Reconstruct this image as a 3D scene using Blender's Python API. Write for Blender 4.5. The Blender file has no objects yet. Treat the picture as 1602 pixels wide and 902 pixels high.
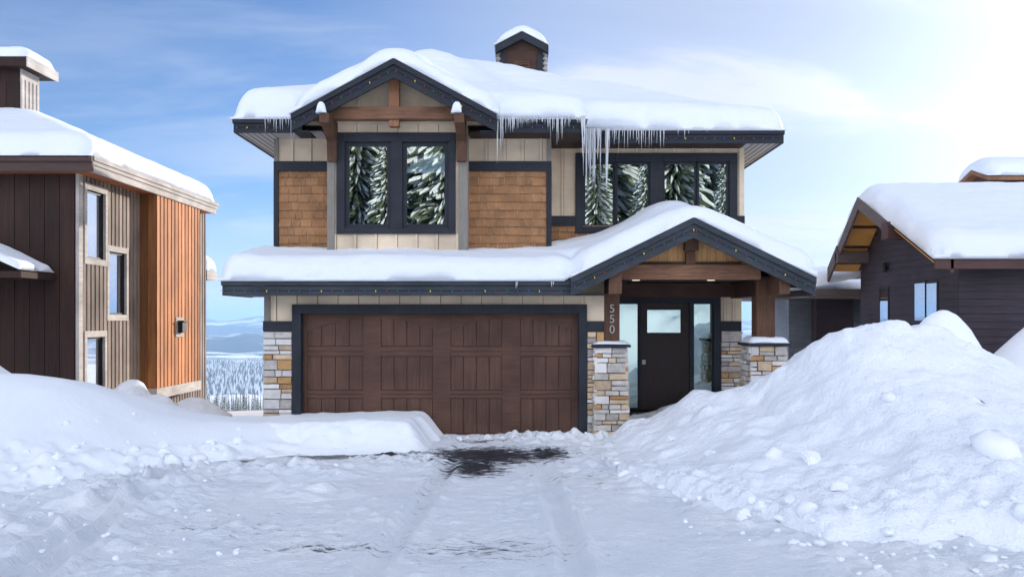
import bpy, math, random
import numpy as np
from mathutils import Vector
random.seed(7); RNG = np.random.default_rng(7)
SC = bpy.context.scene; COL = SC.collection
R = math.radians
F = 1300.0; CX, CY, EYE = 815.0, 498.0, 2.1
def X(px, y): return (px - CX) / F * y
def Z(py, y): return EYE + (CY - py) / F * y
SUN_AZ, SUN_EL = 36.0, 12.5

# ------------------------------------------------------------------ mesh builder
class MB:
    def __init__(s): s.v = []; s.f = []; s.m = []; s.t = []; s.cur = 0; s.tint = 1.0
    def face(s, idx): s.f.append(tuple(idx)); s.m.append(s.cur); s.t.append(s.tint)
    def box(s, x0, x1, y0, y1, z0, z1):
        b = len(s.v)
        s.v += [(x0,y0,z0),(x1,y0,z0),(x1,y1,z0),(x0,y1,z0),(x0,y0,z1),(x1,y0,z1),(x1,y1,z1),(x0,y1,z1)]
        for q in ((0,3,2,1),(4,5,6,7),(0,1,5,4),(1,2,6,5),(2,3,7,6),(3,0,4,7)): s.face([b+i for i in q])
        return s
    def hexa(s, p):
        b = len(s.v); s.v += [tuple(q) for q in p]
        for q in ((0,3,2,1),(4,5,6,7),(0,1,5,4),(1,2,6,5),(2,3,7,6),(3,0,4,7)): s.face([b+i for i in q])
        return s
    def prism(s, poly, y0, y1):          # poly in x,z, extruded along y
        n = len(poly); b = len(s.v)
        s.v += [(x, y0, z) for x, z in poly] + [(x, y1, z) for x, z in poly]
        s.face(list(range(b, b+n))); s.face(list(range(b+2*n-1, b+n-1, -1)))
        for i in range(n):
            j = (i+1) % n; s.face([b+i, b+n+i, b+n+j, b+j])
        return s
    def prismx(s, poly, x0, x1):         # poly in y,z, extruded along x
        n = len(poly); b = len(s.v)
        s.v += [(x0, y, z) for y, z in poly] + [(x1, y, z) for y, z in poly]
        s.face(list(range(b, b+n))); s.face(list(range(b+2*n-1, b+n-1, -1)))
        for i in range(n):
            j = (i+1) % n; s.face([b+i, b+n+i, b+n+j, b+j])
        return s
    def wally(s, x0, x1, z0, z1, y, t, holes=()):
        xs = sorted({x0, x1, *[h[0] for h in holes], *[h[1] for h in holes]}); zs = sorted({z0, z1, *[h[2] for h in holes], *[h[3] for h in holes]})
        for i in range(len(xs)-1):
            for k in range(len(zs)-1):
                cx, cz = (xs[i]+xs[i+1])/2, (zs[k]+zs[k+1])/2
                if not any(h[0] < cx < h[1] and h[2] < cz < h[3] for h in holes): s.box(xs[i], xs[i+1], y, y+t, zs[k], zs[k+1])
        return s
    def wallx(s, y0, y1, z0, z1, x, t, holes=()):     # outer face at x, thickness towards -x if t<0
        ys = sorted({y0, y1, *[h[0] for h in holes], *[h[1] for h in holes]}); zs = sorted({z0, z1, *[h[2] for h in holes], *[h[3] for h in holes]})
        xa, xb = min(x, x+t), max(x, x+t)
        for i in range(len(ys)-1):
            for k in range(len(zs)-1):
                cy, cz = (ys[i]+ys[i+1])/2, (zs[k]+zs[k+1])/2
                if not any(h[0] < cy < h[1] and h[2] < cz < h[3] for h in holes): s.box(xa, xb, ys[i], ys[i+1], zs[k], zs[k+1])
        return s
    def tube(s, pts, rad, n=6):
        rads = rad if isinstance(rad, (list, tuple)) else [rad]*len(pts)
        b = len(s.v); P = [Vector(p) for p in pts]
        for i, p in enumerate(P):
            d = (P[min(i+1, len(P)-1)] - P[max(i-1, 0)]).normalized()
            u = d.cross(Vector((0,0,1)) if abs(d.z) < .9 else Vector((1,0,0))).normalized(); w = d.cross(u)
            for k in range(n):
                a = 2*math.pi*k/n; s.v.append(tuple(p + (u*math.cos(a) + w*math.sin(a))*rads[i]))
        for i in range(len(P)-1):
            for k in range(n):
                s.face([b+i*n+k, b+i*n+(k+1) % n, b+(i+1)*n+(k+1) % n, b+(i+1)*n+k])
        s.face([b+k for k in range(n)][::-1]); s.face([b+(len(P)-1)*n+k for k in range(n)])
        return s

def new_mesh(name, v, f, m=None, tints=None, smooth=False, recalc=True):
    me = bpy.data.meshes.new(name); me.from_pydata([tuple(map(float, p)) for p in v], [], f); me.update()
    if recalc:
        import bmesh
        bm = bmesh.new(); bm.from_mesh(me); bmesh.ops.recalc_face_normals(bm, faces=bm.faces); bm.to_mesh(me); bm.free()
    if m is not None: me.polygons.foreach_set('material_index', m)
    if tints is not None:
        a = me.attributes.new('tint', 'FLOAT', 'FACE'); a.data.foreach_set('value', tints)
    if smooth: me.polygons.foreach_set('use_smooth', [True]*len(me.polygons))
    return me
ORIG = {}
def obj(name, mb, mat, parent=None, bevel=0, smooth=False, label=None, recalc=True):
    mats = mat if isinstance(mat, (list, tuple)) else [mat]
    V = np.array(mb.v, float)
    if parent is not None: o0 = np.array(ORIG[parent.name])
    else: o0 = np.array([(V[:,0].min()+V[:,0].max())/2, (V[:,1].min()+V[:,1].max())/2, V[:,2].min()])
    me = new_mesh(name, V - o0, mb.f, mb.m, mb.t, smooth, recalc)
    for q in mats: me.materials.append(q)
    o = bpy.data.objects.new(name, me); COL.objects.link(o)
    if parent is not None: o.parent = parent
    else: o.location = o0
    ORIG[o.name] = tuple(o0)
    if bevel:
        b = o.modifiers.new('bevel', 'BEVEL'); b.width = bevel; b.segments = 2; b.limit_method = 'ANGLE'
    if label: o['label'] = label
    return o
def thing(name, loc, label, cat, group=None):
    o = bpy.data.objects.new(name, None); COL.objects.link(o); o.location = loc; o.empty_display_size = .3
    ORIG[o.name] = tuple(loc); tag(o, label, cat, group); return o
def tag(o, label, cat, group=None, kind=None):
    if label: o['label'] = label
    if cat: o['category'] = cat
    if group: o['group'] = group
    if kind: o['kind'] = kind
    return o
def struct(o): o['kind'] = 'structure'; return o

# ------------------------------------------------------------------ noise
def _h(i, j, s):
    n = (i*374761393 + j*668265263 + s*1442695041) & 0x7fffffff
    n = ((n ^ (n >> 13))*1274126177) & 0x7fffffff
    return ((n ^ (n >> 16)) & 0xffff)/65535.0
def vn(x, y, s=0):
    x = np.asarray(x, float); y = np.asarray(y, float)
    i = np.floor(x).astype(np.int64); j = np.floor(y).astype(np.int64); u = x-i; v = y-j
    u = u*u*u*(u*(u*6-15)+10); v = v*v*v*(v*(v*6-15)+10)
    return ((_h(i,j,s)*(1-u)+_h(i+1,j,s)*u)*(1-v) + (_h(i,j+1,s)*(1-u)+_h(i+1,j+1,s)*u)*v)*2-1
def fbm(x, y, s=0, o=4, g=.5):
    t = 0; a = 1; n = 0
    for k in range(o):
        c, q = math.cos(k*1.3+s), math.sin(k*1.3+s)
        t = t + a*vn((x*c-y*q)*2**k + 17.3*k, (x*q+y*c)*2**k - 9.1*k, s+k); n += a; a *= g
    return t/n
def lumps(x, y, s=0, r=.38, dens=.5):     # cellular bumps: round clods
    i = np.floor(x).astype(np.int64); j = np.floor(y).astype(np.int64); out = np.zeros_like(x)
    for di in (-1,0,1):
        for dj in (-1,0,1):
            a, b = i+di, j+dj
            px = a+.2+.6*_h(a,b,s); py = b+.2+.6*_h(a,b,s+5); rr = r*(.45+.55*_h(a,b,s+9))
            q = np.clip(1-((x-px)**2+(y-py)**2)/rr**2, 0, 1)
            out = np.maximum(out, np.sqrt(q)*rr*(_h(a,b,s+13) < dens))
    return out
def ss(a, b, x):
    t = np.clip((x-a)/(b-a), 0, 1); return t*t*(3-2*t)
def blur(A, M, sig):
    k = int(3*sig)+1; w = np.exp(-.5*(np.arange(-k, k+1)/sig)**2)
    def c1(B, ax): return np.apply_along_axis(lambda r: np.convolve(np.pad(r, k), w, 'valid'), ax, B)
    return c1(c1(A*M, 0), 1)/np.maximum(c1(c1(M.astype(float), 0), 1), 1e-6)

# ------------------------------------------------------------------ materials
def nodes(name):
    m = bpy.data.materials.new(name); m.use_nodes = True; nt = m.node_tree
    return m, nt, nt.nodes['Principled BSDF']
def N(nt, t, **kw):
    n = nt.nodes.new(t)
    for k, v in kw.items():
        if k in n.inputs: n.inputs[k].default_value = v
        else: setattr(n, k, v)
    return n
def rgb(c): return (c[0], c[1], c[2], 1)
def pmat(name, c1, c2=None, rough=.7, scale=(6,6,6), bump=.15, dist=.01, tint=False, fine=0, spec=.3, metal=0):
    m, nt, b = nodes(name); L = nt.links.new
    b.inputs['Roughness'].default_value = rough; b.inputs['Specular IOR Level'].default_value = spec; b.inputs['Metallic'].default_value = metal
    c2 = c2 or tuple(q*.75 for q in c1)
    tc = N(nt, 'ShaderNodeTexCoord'); mp = N(nt, 'ShaderNodeMapping', Scale=scale); no = N(nt, 'ShaderNodeTexNoise', Scale=1, Detail=6, Roughness=.65)
    L(tc.outputs['Object'], mp.inputs['Vector']); L(mp.outputs[0], no.inputs['Vector'])
    rp = N(nt, 'ShaderNodeMapRange'); rp.inputs[1].default_value = .3; rp.inputs[2].default_value = .7
    L(no.outputs['Fac'], rp.inputs[0])
    mx = N(nt, 'ShaderNodeMix', data_type='RGBA'); mx.inputs[6].default_value = rgb(c1); mx.inputs[7].default_value = rgb(c2)
    L(rp.outputs[0], mx.inputs[0]); out = mx.outputs[2]
    if fine:                                  # broad weathering over the grain
        n2 = N(nt, 'ShaderNodeTexNoise', Scale=fine, Detail=4); L(tc.outputs['Object'], n2.inputs['Vector'])
        r2 = N(nt, 'ShaderNodeMapRange'); r2.inputs[1].default_value = .3; r2.inputs[2].default_value = .7; r2.inputs[3].default_value = .72; r2.inputs[4].default_value = 1.18
        L(n2.outputs['Fac'], r2.inputs[0]); v = N(nt, 'ShaderNodeVectorMath', operation='SCALE'); L(out, v.inputs[0]); L(r2.outputs[0], v.inputs['Scale']); out = v.outputs[0]
    if tint:
        at = N(nt, 'ShaderNodeAttribute', attribute_name='tint'); v = N(nt, 'ShaderNodeVectorMath', operation='SCALE'); L(out, v.inputs[0]); L(at.outputs['Fac'], v.inputs['Scale']); out = v.outputs[0]
    L(out, b.inputs['Base Color'])
    if bump:
        bp = N(nt, 'ShaderNodeBump', Strength=bump, Distance=dist); L(no.outputs['Fac'], bp.inputs['Height']); L(bp.outputs[0], b.inputs['Normal'])
    return m
def snow_mat(name, col=(.86,.89,.93), bump=.5, dist=.02, s1=9, s2=60):
    m, nt, b = nodes(name); L = nt.links.new
    b.inputs['Base Color'].default_value = rgb(col); b.inputs['Roughness'].default_value = .65; b.inputs['Specular IOR Level'].default_value = .25
    tc = N(nt, 'ShaderNodeTexCoord'); n1 = N(nt, 'ShaderNodeTexNoise', Scale=s1, Detail=5, Roughness=.6); n2 = N(nt, 'ShaderNodeTexNoise', Scale=s2, Detail=2)
    L(tc.outputs['Object'], n1.inputs['Vector']); L(tc.outputs['Object'], n2.inputs['Vector'])
    ad = N(nt, 'ShaderNodeMath', operation='MULTIPLY_ADD'); L(n2.outputs['Fac'], ad.inputs[0]); ad.inputs[1].default_value = .35; L(n1.outputs['Fac'], ad.inputs[2])
    bp = N(nt, 'ShaderNodeBump', Strength=bump, Distance=dist); L(ad.outputs[0], bp.inputs['Height']); L(bp.outputs[0], b.inputs['Normal'])
    return m
M = {}
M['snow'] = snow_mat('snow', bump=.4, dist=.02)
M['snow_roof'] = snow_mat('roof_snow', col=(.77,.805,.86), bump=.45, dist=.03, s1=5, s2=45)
_nt = M['snow_roof'].node_tree; _w = N(_nt, 'ShaderNodeTexWave', wave_type='BANDS', bands_direction='Z', Scale=1.7, Distortion=7, Detail=4); _w.inputs['Detail Scale'].default_value = .8
_tc = N(_nt, 'ShaderNodeTexCoord'); _nt.links.new(_tc.outputs['Object'], _w.inputs['Vector'])
_b0 = next(n for n in _nt.nodes if n.type == 'BUMP'); _b1 = N(_nt, 'ShaderNodeBump', Strength=.12, Distance=.03); _nt.links.new(_w.outputs['Fac'], _b1.inputs['Height']); _nt.links.new(_b1.outputs[0], _b0.inputs['Normal'])
M['snow_rough'] = snow_mat('rough_snow', col=(.86,.885,.93), bump=.9, dist=.05, s1=6, s2=34)
M['cream'] = pmat('cream_siding', (.74,.60,.44), (.68,.55,.40), .75, (3,3,30), .05, fine=1.2, tint=True)
M['taupe'] = pmat('taupe_trim', (.25,.225,.195), None, .75, (20,20,4), .08)
M['dark'] = pmat('black_trim', (.022,.026,.036), (.014,.017,.024), .6, (3,20,20), .12, fine=2)
M['darkv'] = pmat('black_trim_upright', (.022,.026,.036), (.014,.017,.024), .6, (20,20,3), .12, fine=2)
M['slate'] = pmat('slate_fascia', (.045,.055,.068), (.026,.032,.042), .6, (2,18,22), .25, fine=2)
M['shingle'] = pmat('cedar_shingle', (.40,.212,.10), (.28,.135,.06), .8, (45,45,4), .3, tint=True, fine=3)
M['stone'] = pmat('ledge_stone', (.54,.50,.455), (.33,.30,.275), .85, (9,9,14), .6, .02, tint=True)
M['stone_tan'] = pmat('ledge_stone_tan', (.62,.49,.34), (.45,.32,.20), .85, (9,9,14), .6, .02, tint=True)
M['stone_rust'] = pmat('ledge_stone_rust', (.50,.30,.13), (.34,.18,.08), .85, (9,9,14), .6, .02, tint=True)
M['stone_pale'] = pmat('ledge_stone_pale', (.72,.69,.66), (.56,.53,.50), .85, (9,9,14), .6, .02, tint=True)
M['gable_cedar'] = pmat('gable_cedar', (.66,.38,.17), (.50,.26,.10), .7, (30,30,2), .2, tint=True)
M['lh_fascia'] = pmat('brown_fascia_board', (.085,.05,.042), (.05,.03,.026), .7, (2,20,20), .2)
M['gap'] = pmat('dark_gap', (.05,.035,.03), None, .9, bump=0)
M['clod'] = snow_mat('clod_snow', (.88,.90,.94), .15, .01, 6, 20)
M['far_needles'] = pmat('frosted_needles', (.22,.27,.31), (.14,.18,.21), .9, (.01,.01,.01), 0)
M['mortar'] = pmat('mortar', (.16,.145,.135), None, .9)
M['garage'] = pmat('garage_door_wood', (.125,.062,.040), (.066,.034,.024), .6, (40,40,2.2), .18, fine=1.5)
M['garage_rail'] = pmat('garage_door_rail_wood', (.125,.062,.040), (.066,.034,.024), .6, (2.2,40,40), .18, fine=1.5)
M['timber'] = pmat('timber_post', (.14,.068,.038), (.072,.035,.021), .7, (28,28,2.5), .3, fine=2)
M['timberx'] = pmat('timber_beam', (.27,.135,.075), (.12,.058,.035), .7, (2.5,28,28), .3, fine=2)
M['timber_light'] = pmat('timber_light', (.32,.155,.08), (.19,.085,.045), .7, (28,28,2.5), .3, fine=2)
M['timber_dark'] = pmat('timber_dark_beam', (.085,.04,.026), (.045,.022,.015), .7, (2.5,28,28), .3, fine=2)
M['ceil'] = pmat('porch_ceiling', (.05,.03,.022), None, .8, (3,30,30), .2)
M['soffit'] = pmat('soffit_lining', (.42,.40,.39), (.34,.32,.31), .7, (2,30,2), .15)
M['door'] = pmat('front_door', (.034,.022,.020), (.022,.015,.014), .5, (30,30,3), .1)
M['metal'] = pmat('brushed_metal', (.42,.41,.40), None, .35, metal=.9, bump=.03)
M['black'] = pmat('black_metal', (.012,.012,.014), None, .45, bump=.03)
M['concrete'] = pmat('dark_step', (.03,.03,.032), None, .8, bump=.2)
M['lh_dark'] = pmat('dark_cedar_boards', (.046,.019,.013), (.020,.010,.008), .75, (22,22,1.6), .3, tint=True, fine=.9)
M['lh_grey'] = pmat('weathered_grey_boards', (.34,.27,.22), (.19,.145,.12), .8, (24,24,1.5), .35, tint=True, fine=1.2)
M['lh_greyx'] = pmat('weathered_grey_trim', (.55,.50,.45), (.38,.34,.31), .8, (24,2,24), .35, fine=1.5)
M['lh_orange'] = pmat('orange_cedar_boards', (.62,.26,.09), (.32,.105,.033), .7, (24,24,1.3), .3, tint=True, fine=.8)
M['lh_soffit'] = pmat('orange_soffit', (.42,.15,.05), (.26,.085,.03), .7, (24,2,24), .2)
M['rh'] = pmat('dark_plank_siding', (.062,.047,.060), (.034,.027,.038), .7, (1.6,1.6,26), .4, .015, fine=1)
M['rh_blue'] = pmat('blue_grey_siding', (.20,.23,.27), (.13,.155,.19), .7, (1.6,1.6,26), .4, .015, fine=1)
M['rh_fascia'] = pmat('brown_fascia', (.105,.055,.048), (.06,.033,.03), .7, (2,20,20), .3)
M['rh_grey'] = pmat('grey_barge', (.16,.125,.115), (.09,.07,.066), .7, (2,2,20), .3)
M['rh_soffit'] = pmat('amber_soffit', (.80,.42,.12), (.62,.28,.07), .6, (2,24,24), .2)
M['curtain'] = pmat('curtain', (.62,.72,.70), (.5,.6,.58), .9, (30,2,1), .2)
M['bark'] = pmat('bark', (.07,.048,.035), None, .9, (10,10,3), .5)
M['needles'] = pmat('needles', (.12,.145,.085), (.07,.09,.05), .8, (3,3,3), 0)
M['room'] = pmat('room_wall', (.06,.055,.05), None, .9, bump=0)
def glass(name, fac, tintc, refl=(.9,.96,.93), rough=0.0, wave=0.0):
    m, nt, b = nodes(name); L = nt.links.new; nt.nodes.remove(b)
    tr = N(nt, 'ShaderNodeBsdfTransparent', Color=rgb(tintc)); gl = N(nt, 'ShaderNodeBsdfGlossy', Color=rgb(refl), Roughness=rough)
    if wave:
        tc = N(nt, 'ShaderNodeTexCoord'); no = N(nt, 'ShaderNodeTexNoise', Scale=1.6, Detail=1); bp = N(nt, 'ShaderNodeBump', Strength=wave, Distance=.02)
        L(tc.outputs['Object'], no.inputs['Vector']); L(no.outputs['Fac'], bp.inputs['Height']); L(bp.outputs[0], gl.inputs['Normal'])
    mx = N(nt, 'ShaderNodeMixShader'); mx.inputs[0].default_value = fac
    L(tr.outputs[0], mx.inputs[1]); L(gl.outputs[0], mx.inputs[2]); L(mx.outputs[0], nt.nodes['Material Output'].inputs['Surface'])
    return m
M['glass'] = glass('window_glass', .60, (.88,.93,.91), (.84,.92,.87), wave=.05)
M['glass_door'] = glass('door_glass', .55, (.7,.85,.85), (.66,.80,.78), .0, wave=.03)
M['glass_side'] = glass('neighbour_window_glass', .6, (.5,.55,.6), (.95,.95,1), 0, wave=.02)
m, nt, b = nodes('ice'); M['ice'] = m
b.inputs['Base Color'].default_value = (.93,.96,.99,1); b.inputs['Roughness'].default_value = .12; b.inputs['Transmission Weight'].default_value = .42; b.inputs['IOR'].default_value = 1.31
for nm, c in dict(red=(.35,.02,.02), yellow=(.85,.68,.05), green=(.02,.20,.07), blue=(.02,.10,.45), purple=(.20,.05,.25)).items():
    m, nt, b = nodes('bulb_'+nm); b.inputs['Base Color'].default_value = rgb(c); b.inputs['Roughness'].default_value = .3; M['bulb_'+nm] = m
m, nt, b = nodes('downlight_glow'); b.inputs['Emission Color'].default_value = (1,.85,.65,1); b.inputs['Emission Strength'].default_value = 1.3; M['glow'] = m

# driveway: packed snow over asphalt that shows through where scraped bare
m, nt, b = nodes('packed_snow'); L = nt.links.new; M['drive'] = m
tc = N(nt, 'ShaderNodeTexCoord'); at = N(nt, 'ShaderNodeAttribute', attribute_name='bare')
mp = N(nt, 'ShaderNodeMapping', Scale=(2.2, 6, 0)); n1 = N(nt, 'ShaderNodeTexNoise', Scale=2.2, Detail=10, Roughness=.8)
L(tc.outputs['Object'], mp.inputs['Vector']); L(mp.outputs[0], n1.inputs['Vector'])
ad = N(nt, 'ShaderNodeMath', operation='ADD'); nx_ = N(nt, 'ShaderNodeMath', operation='MULTIPLY_ADD'); L(n1.outputs['Fac'], nx_.inputs[0]); nx_.inputs[1].default_value = 1.9; nx_.inputs[2].default_value = -.45; L(at.outputs['Fac'], ad.inputs[0]); L(nx_.outputs[0], ad.inputs[1])
rp = N(nt, 'ShaderNodeMapRange', interpolation_type='SMOOTHSTEP'); rp.inputs[1].default_value = .86; rp.inputs[2].default_value = 1.06; L(ad.outputs[0], rp.inputs[0])
n3 = N(nt, 'ShaderNodeTexNoise', Scale=.9, Detail=6); L(tc.outputs['Object'], n3.inputs['Vector'])
r3 = N(nt, 'ShaderNodeMapRange'); r3.inputs[1].default_value = .35; r3.inputs[2].default_value = .65; L(n3.outputs['Fac'], r3.inputs[0])
mxs = N(nt, 'ShaderNodeMix', data_type='RGBA'); mxs.inputs[6].default_value = (.90,.92,.95,1); mxs.inputs[7].default_value = (.82,.855,.91,1); L(r3.outputs[0], mxs.inputs[0])
mx = N(nt, 'ShaderNodeMix', data_type='RGBA'); L(mxs.outputs[2], mx.inputs[6]); mx.inputs[7].default_value = (.022,.026,.035,1); L(rp.outputs[0], mx.inputs[0]); L(mx.outputs[2], b.inputs['Base Color'])
rr = N(nt, 'ShaderNodeMapRange'); rr.inputs[3].default_value = .6; rr.inputs[4].default_value = .3; L(rp.outputs[0], rr.inputs[0]); L(rr.outputs[0], b.inputs['Roughness'])
n2 = N(nt, 'ShaderNodeTexNoise', Scale=22, Detail=6, Roughness=.7); mp2 = N(nt, 'ShaderNodeMapping', Scale=(.7,1.3,1)); L(tc.outputs['Object'], mp2.inputs['Vector']); L(mp2.outputs[0], n2.inputs['Vector'])
bp = N(nt, 'ShaderNodeBump', Strength=.9, Distance=.04); L(n2.outputs['Fac'], bp.inputs['Height']); L(bp.outputs[0], b.inputs['Normal'])

# ------------------------------------------------------------------ height sheets
def sheet(name, x0, x1, y0, y1, h, fn, mat, attr=None, smooth=True):
    xs = np.arange(x0, x1+h/2, h); ys = np.arange(y0, y1+h/2, h); gx, gy = np.meshgrid(xs, ys, indexing='ij')
    z = fn(gx, gy); nx, ny = gx.shape
    V = np.stack([gx, gy, z], -1).reshape(-1, 3)
    I = np.arange(nx*ny).reshape(nx, ny)
    Fq = np.stack([I[:-1,:-1], I[1:,:-1], I[1:,1:], I[:-1,1:]], -1).reshape(-1, 4)
    keep = getattr(fn, 'keep', None)
    return grid_obj(name, V, Fq, mat, attr(gx, gy).reshape(-1) if attr else None)
def grid_obj(name, V, Fq, mat, attr=None):
    o0 = np.array([(V[:,0].min()+V[:,0].max())/2, (V[:,1].min()+V[:,1].max())/2, V[:,2].min()])
    me = bpy.data.meshes.new(name); n = len(V); k = len(Fq)
    me.vertices.add(n); me.vertices.foreach_set('co', (V-o0).astype(np.float32).ravel())
    me.loops.add(k*4); me.loops.foreach_set('vertex_index', Fq.astype(np.int32).ravel())
    me.polygons.add(k); me.polygons.foreach_set('loop_start', np.arange(0, k*4, 4, dtype=np.int32)); me.polygons.foreach_set('use_smooth', np.ones(k, bool))
    me.update(calc_edges=True); me.validate()
    if attr is not None:
        a = me.attributes.new('bare', 'FLOAT', 'POINT'); a.data.foreach_set('value', attr.astype(np.float32))
    me.materials.append(mat); o = bpy.data.objects.new(name, me); COL.objects.link(o); o.location = o0; ORIG[o.name] = tuple(o0); return o
def roof_snow(name, rects, zfn, thick, h=.05, sig=.25, r=.34, over=.06, seed=1, jitter=.10, mat=None):
    """closed snow slab over a union of plan rectangles (x0,x1,y0,y1)"""
    x0 = min(q[0] for q in rects)-over; x1 = max(q[1] for q in rects)+over; y0 = min(q[2] for q in rects)-over; y1 = max(q[3] for q in rects)+over
    xs = np.arange(x0, x1+h*.5, h); ys = np.arange(y0, y1+h*.5, h); gx, gy = np.meshgrid(xs, ys, indexing='ij')
    jx = gx + jitter*fbm(gx*1.4, gy*1.4, seed+3, 3); jy = gy + jitter*fbm(gx*1.4+9, gy*1.4, seed+4, 3)
    e = np.full(gx.shape, -9.); ins = np.zeros(gx.shape, bool)
    for a, b_, c, d in rects:
        a -= over; b_ += over; c -= over; d += over
        ins |= (gx > a-1e-4) & (gx < b_+1e-4) & (gy > c-1e-4) & (gy < d+1e-4)
        dx = np.minimum(jx-a, b_-jx)/r; dy = np.minimum(jy-c, d-jy)/r
        q = 1-np.sqrt(np.clip(1-dx, 0, None)**2 + np.clip(1-dy, 0, None)**2)
        e = np.maximum(e, q)
    e = np.clip(e, 0, 1); prof = np.sqrt(np.clip(1-(1-e)**2, 0, 1))
    zr = zfn(gx, gy); zb = blur(zr, ins, sig/h)
    t = thick(gx, gy) if callable(thick) else thick
    top = zb + t*prof + .042*fbm(gx*.8, gy*.8, seed, 4)*prof*min(1, (x1-x0)/3) + .014*fbm(gx*4, gy*4, seed+8, 4)*prof + .02*np.abs(fbm(gx*1.6, gy*2.6, seed+12, 4))*prof
    top = np.maximum(top, zr+.012); bot = zr+.006
    cell = ins[:-1,:-1] & ins[1:,:-1] & ins[1:,1:] & ins[:-1,1:]
    I = np.arange(gx.size).reshape(gx.shape); n = gx.size
    Q = np.stack([I[:-1,:-1], I[1:,:-1], I[1:,1:], I[:-1,1:]], -1)[cell]
    faces = [Q, Q[:, ::-1]+n]
    pad = np.pad(cell, 1)
    cx, cy = np.nonzero(cell)
    for di, dj, a, b_ in ((-1,0,(0,1),(0,0)), (1,0,(1,0),(1,1)), (0,-1,(0,0),(1,0)), (0,1,(1,1),(0,1))):
        m_ = ~pad[cx+1+di, cy+1+dj]; p = I[cx[m_]+a[0], cy[m_]+a[1]]; q = I[cx[m_]+b_[0], cy[m_]+b_[1]]
        faces.append(np.stack([q, p, p+n, q+n], -1))
    Fq = np.concatenate(faces)
    V = np.concatenate([np.stack([gx, gy, top], -1).reshape(-1,3), np.stack([gx, gy, bot], -1).reshape(-1,3)])
    used = np.zeros(2*n, bool); used[Fq.ravel()] = True; re = np.cumsum(used)-1
    return grid_obj(name, V[used], re[Fq], mat or M['snow_roof'])
def roof_slab(name, rects, zfn, parent, mat, h=.15, t=.07):
    mb = MB(); done = set()
    x0 = min(q[0] for q in rects); x1 = max(q[1] for q in rects); y0 = min(q[2] for q in rects); y1 = max(q[3] for q in rects)
    xs = sorted({*np.round(np.arange(x0, x1, h), 3), *[q[0] for q in rects], *[q[1] for q in rects]}); ys = sorted({*np.round(np.arange(y0, y1, h), 3), *[q[2] for q in rects], *[q[3] for q in rects]})
    gx, gy = np.meshgrid(xs, ys, indexing='ij'); z = zfn(gx, gy); I = np.arange(gx.size).reshape(gx.shape); n = gx.size
    for s in (0, -t): mb.v += [(a, b_, c+s) for a, b_, c in zip(gx.ravel(), gy.ravel(), z.ravel())]
    for i in range(len(xs)-1):
        for j in range(len(ys)-1):
            cx, cy = (xs[i]+xs[i+1])/2, (ys[j]+ys[j+1])/2
            if any(q[0] < cx < q[1] and q[2] < cy < q[3] for q in rects):
                a = [int(I[i,j]), int(I[i+1,j]), int(I[i+1,j+1]), int(I[i,j+1])]; mb.face(a); mb.face([k+n for k in a[::-1]])
    used = sorted({k for f in mb.f for k in f}); mp_ = {k: i for i, k in enumerate(used)}
    mb.v = [mb.v[k] for k in used]; mb.f = [tuple(mp_[k] for k in f) for f in mb.f]
    return obj(name, mb, mat, parent, recalc=False)

# ================================================================== MAIN HOUSE
YG, YU, YB, YD = 14.6, 15.6, 15.1, 16.5       # garage wall, upper wall, bay, door wall
YBACK = 21.6
H = thing('house', (0, YG, 0), 'two-storey cream and cedar-shingle house with brown garage door and icicles, between the two dark houses', 'house')
def batten(mb, x0, x1, z0, z1, y, step=.33, start=None, w=.045, skip=()):
    x = x0 + (start if start is not None else step*.5)
    while x < x1-.03:
        for a, b_ in ((z0, z1),):
            segs = [(a, b_)]
            for h in skip:
                if h[0]-w < x < h[1]+w:
                    ns = []
                    for p, q in segs:
                        if h[2] > p: ns.append((p, min(q, h[2])))
                        if h[3] < q: ns.append((max(p, h[3]), q))
                    segs = ns
            for p, q in segs:
                if q-p > .02:
                    mb.box(x-w/2, x+w/2, y-.022, y+.004, p, q); mb.tint = .30; mb.box(x+w/2+.0005, x+w/2+.010, y-.004, y+.002, p, q); mb.tint = 1.0  # thin dark strip beside the batten paints its shadow line
        x += step
def shingles(mb, x0, x1, z0, z1, y, row=.155):
    z = z0; k = 0
    while z < z1-.01:
        x = x0; zt = min(z+row, z1)
        while x < x1-.005:
            w = random.uniform(.11, .26); xe = min(x+w, x1)
            if x1-xe < .06: xe = x1
            mb.tint = random.uniform(.84, 1.14); dz = random.uniform(-.008, .006) if z > z0+.01 else 0
            p = random.uniform(.022, .034)
            mb.hexa([(x+.005,y-p,z+dz),(xe-.005,y-p,z+dz),(xe-.005,y+.01,z+dz),(x+.005,y+.01,z+dz),(x+.005,y-.005,zt),(xe-.005,y-.005,zt),(xe-.005,y+.01,zt),(x+.005,y+.01,zt)])
            x = xe
        z += row; k += 1
    mb.tint = 1.0
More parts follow.
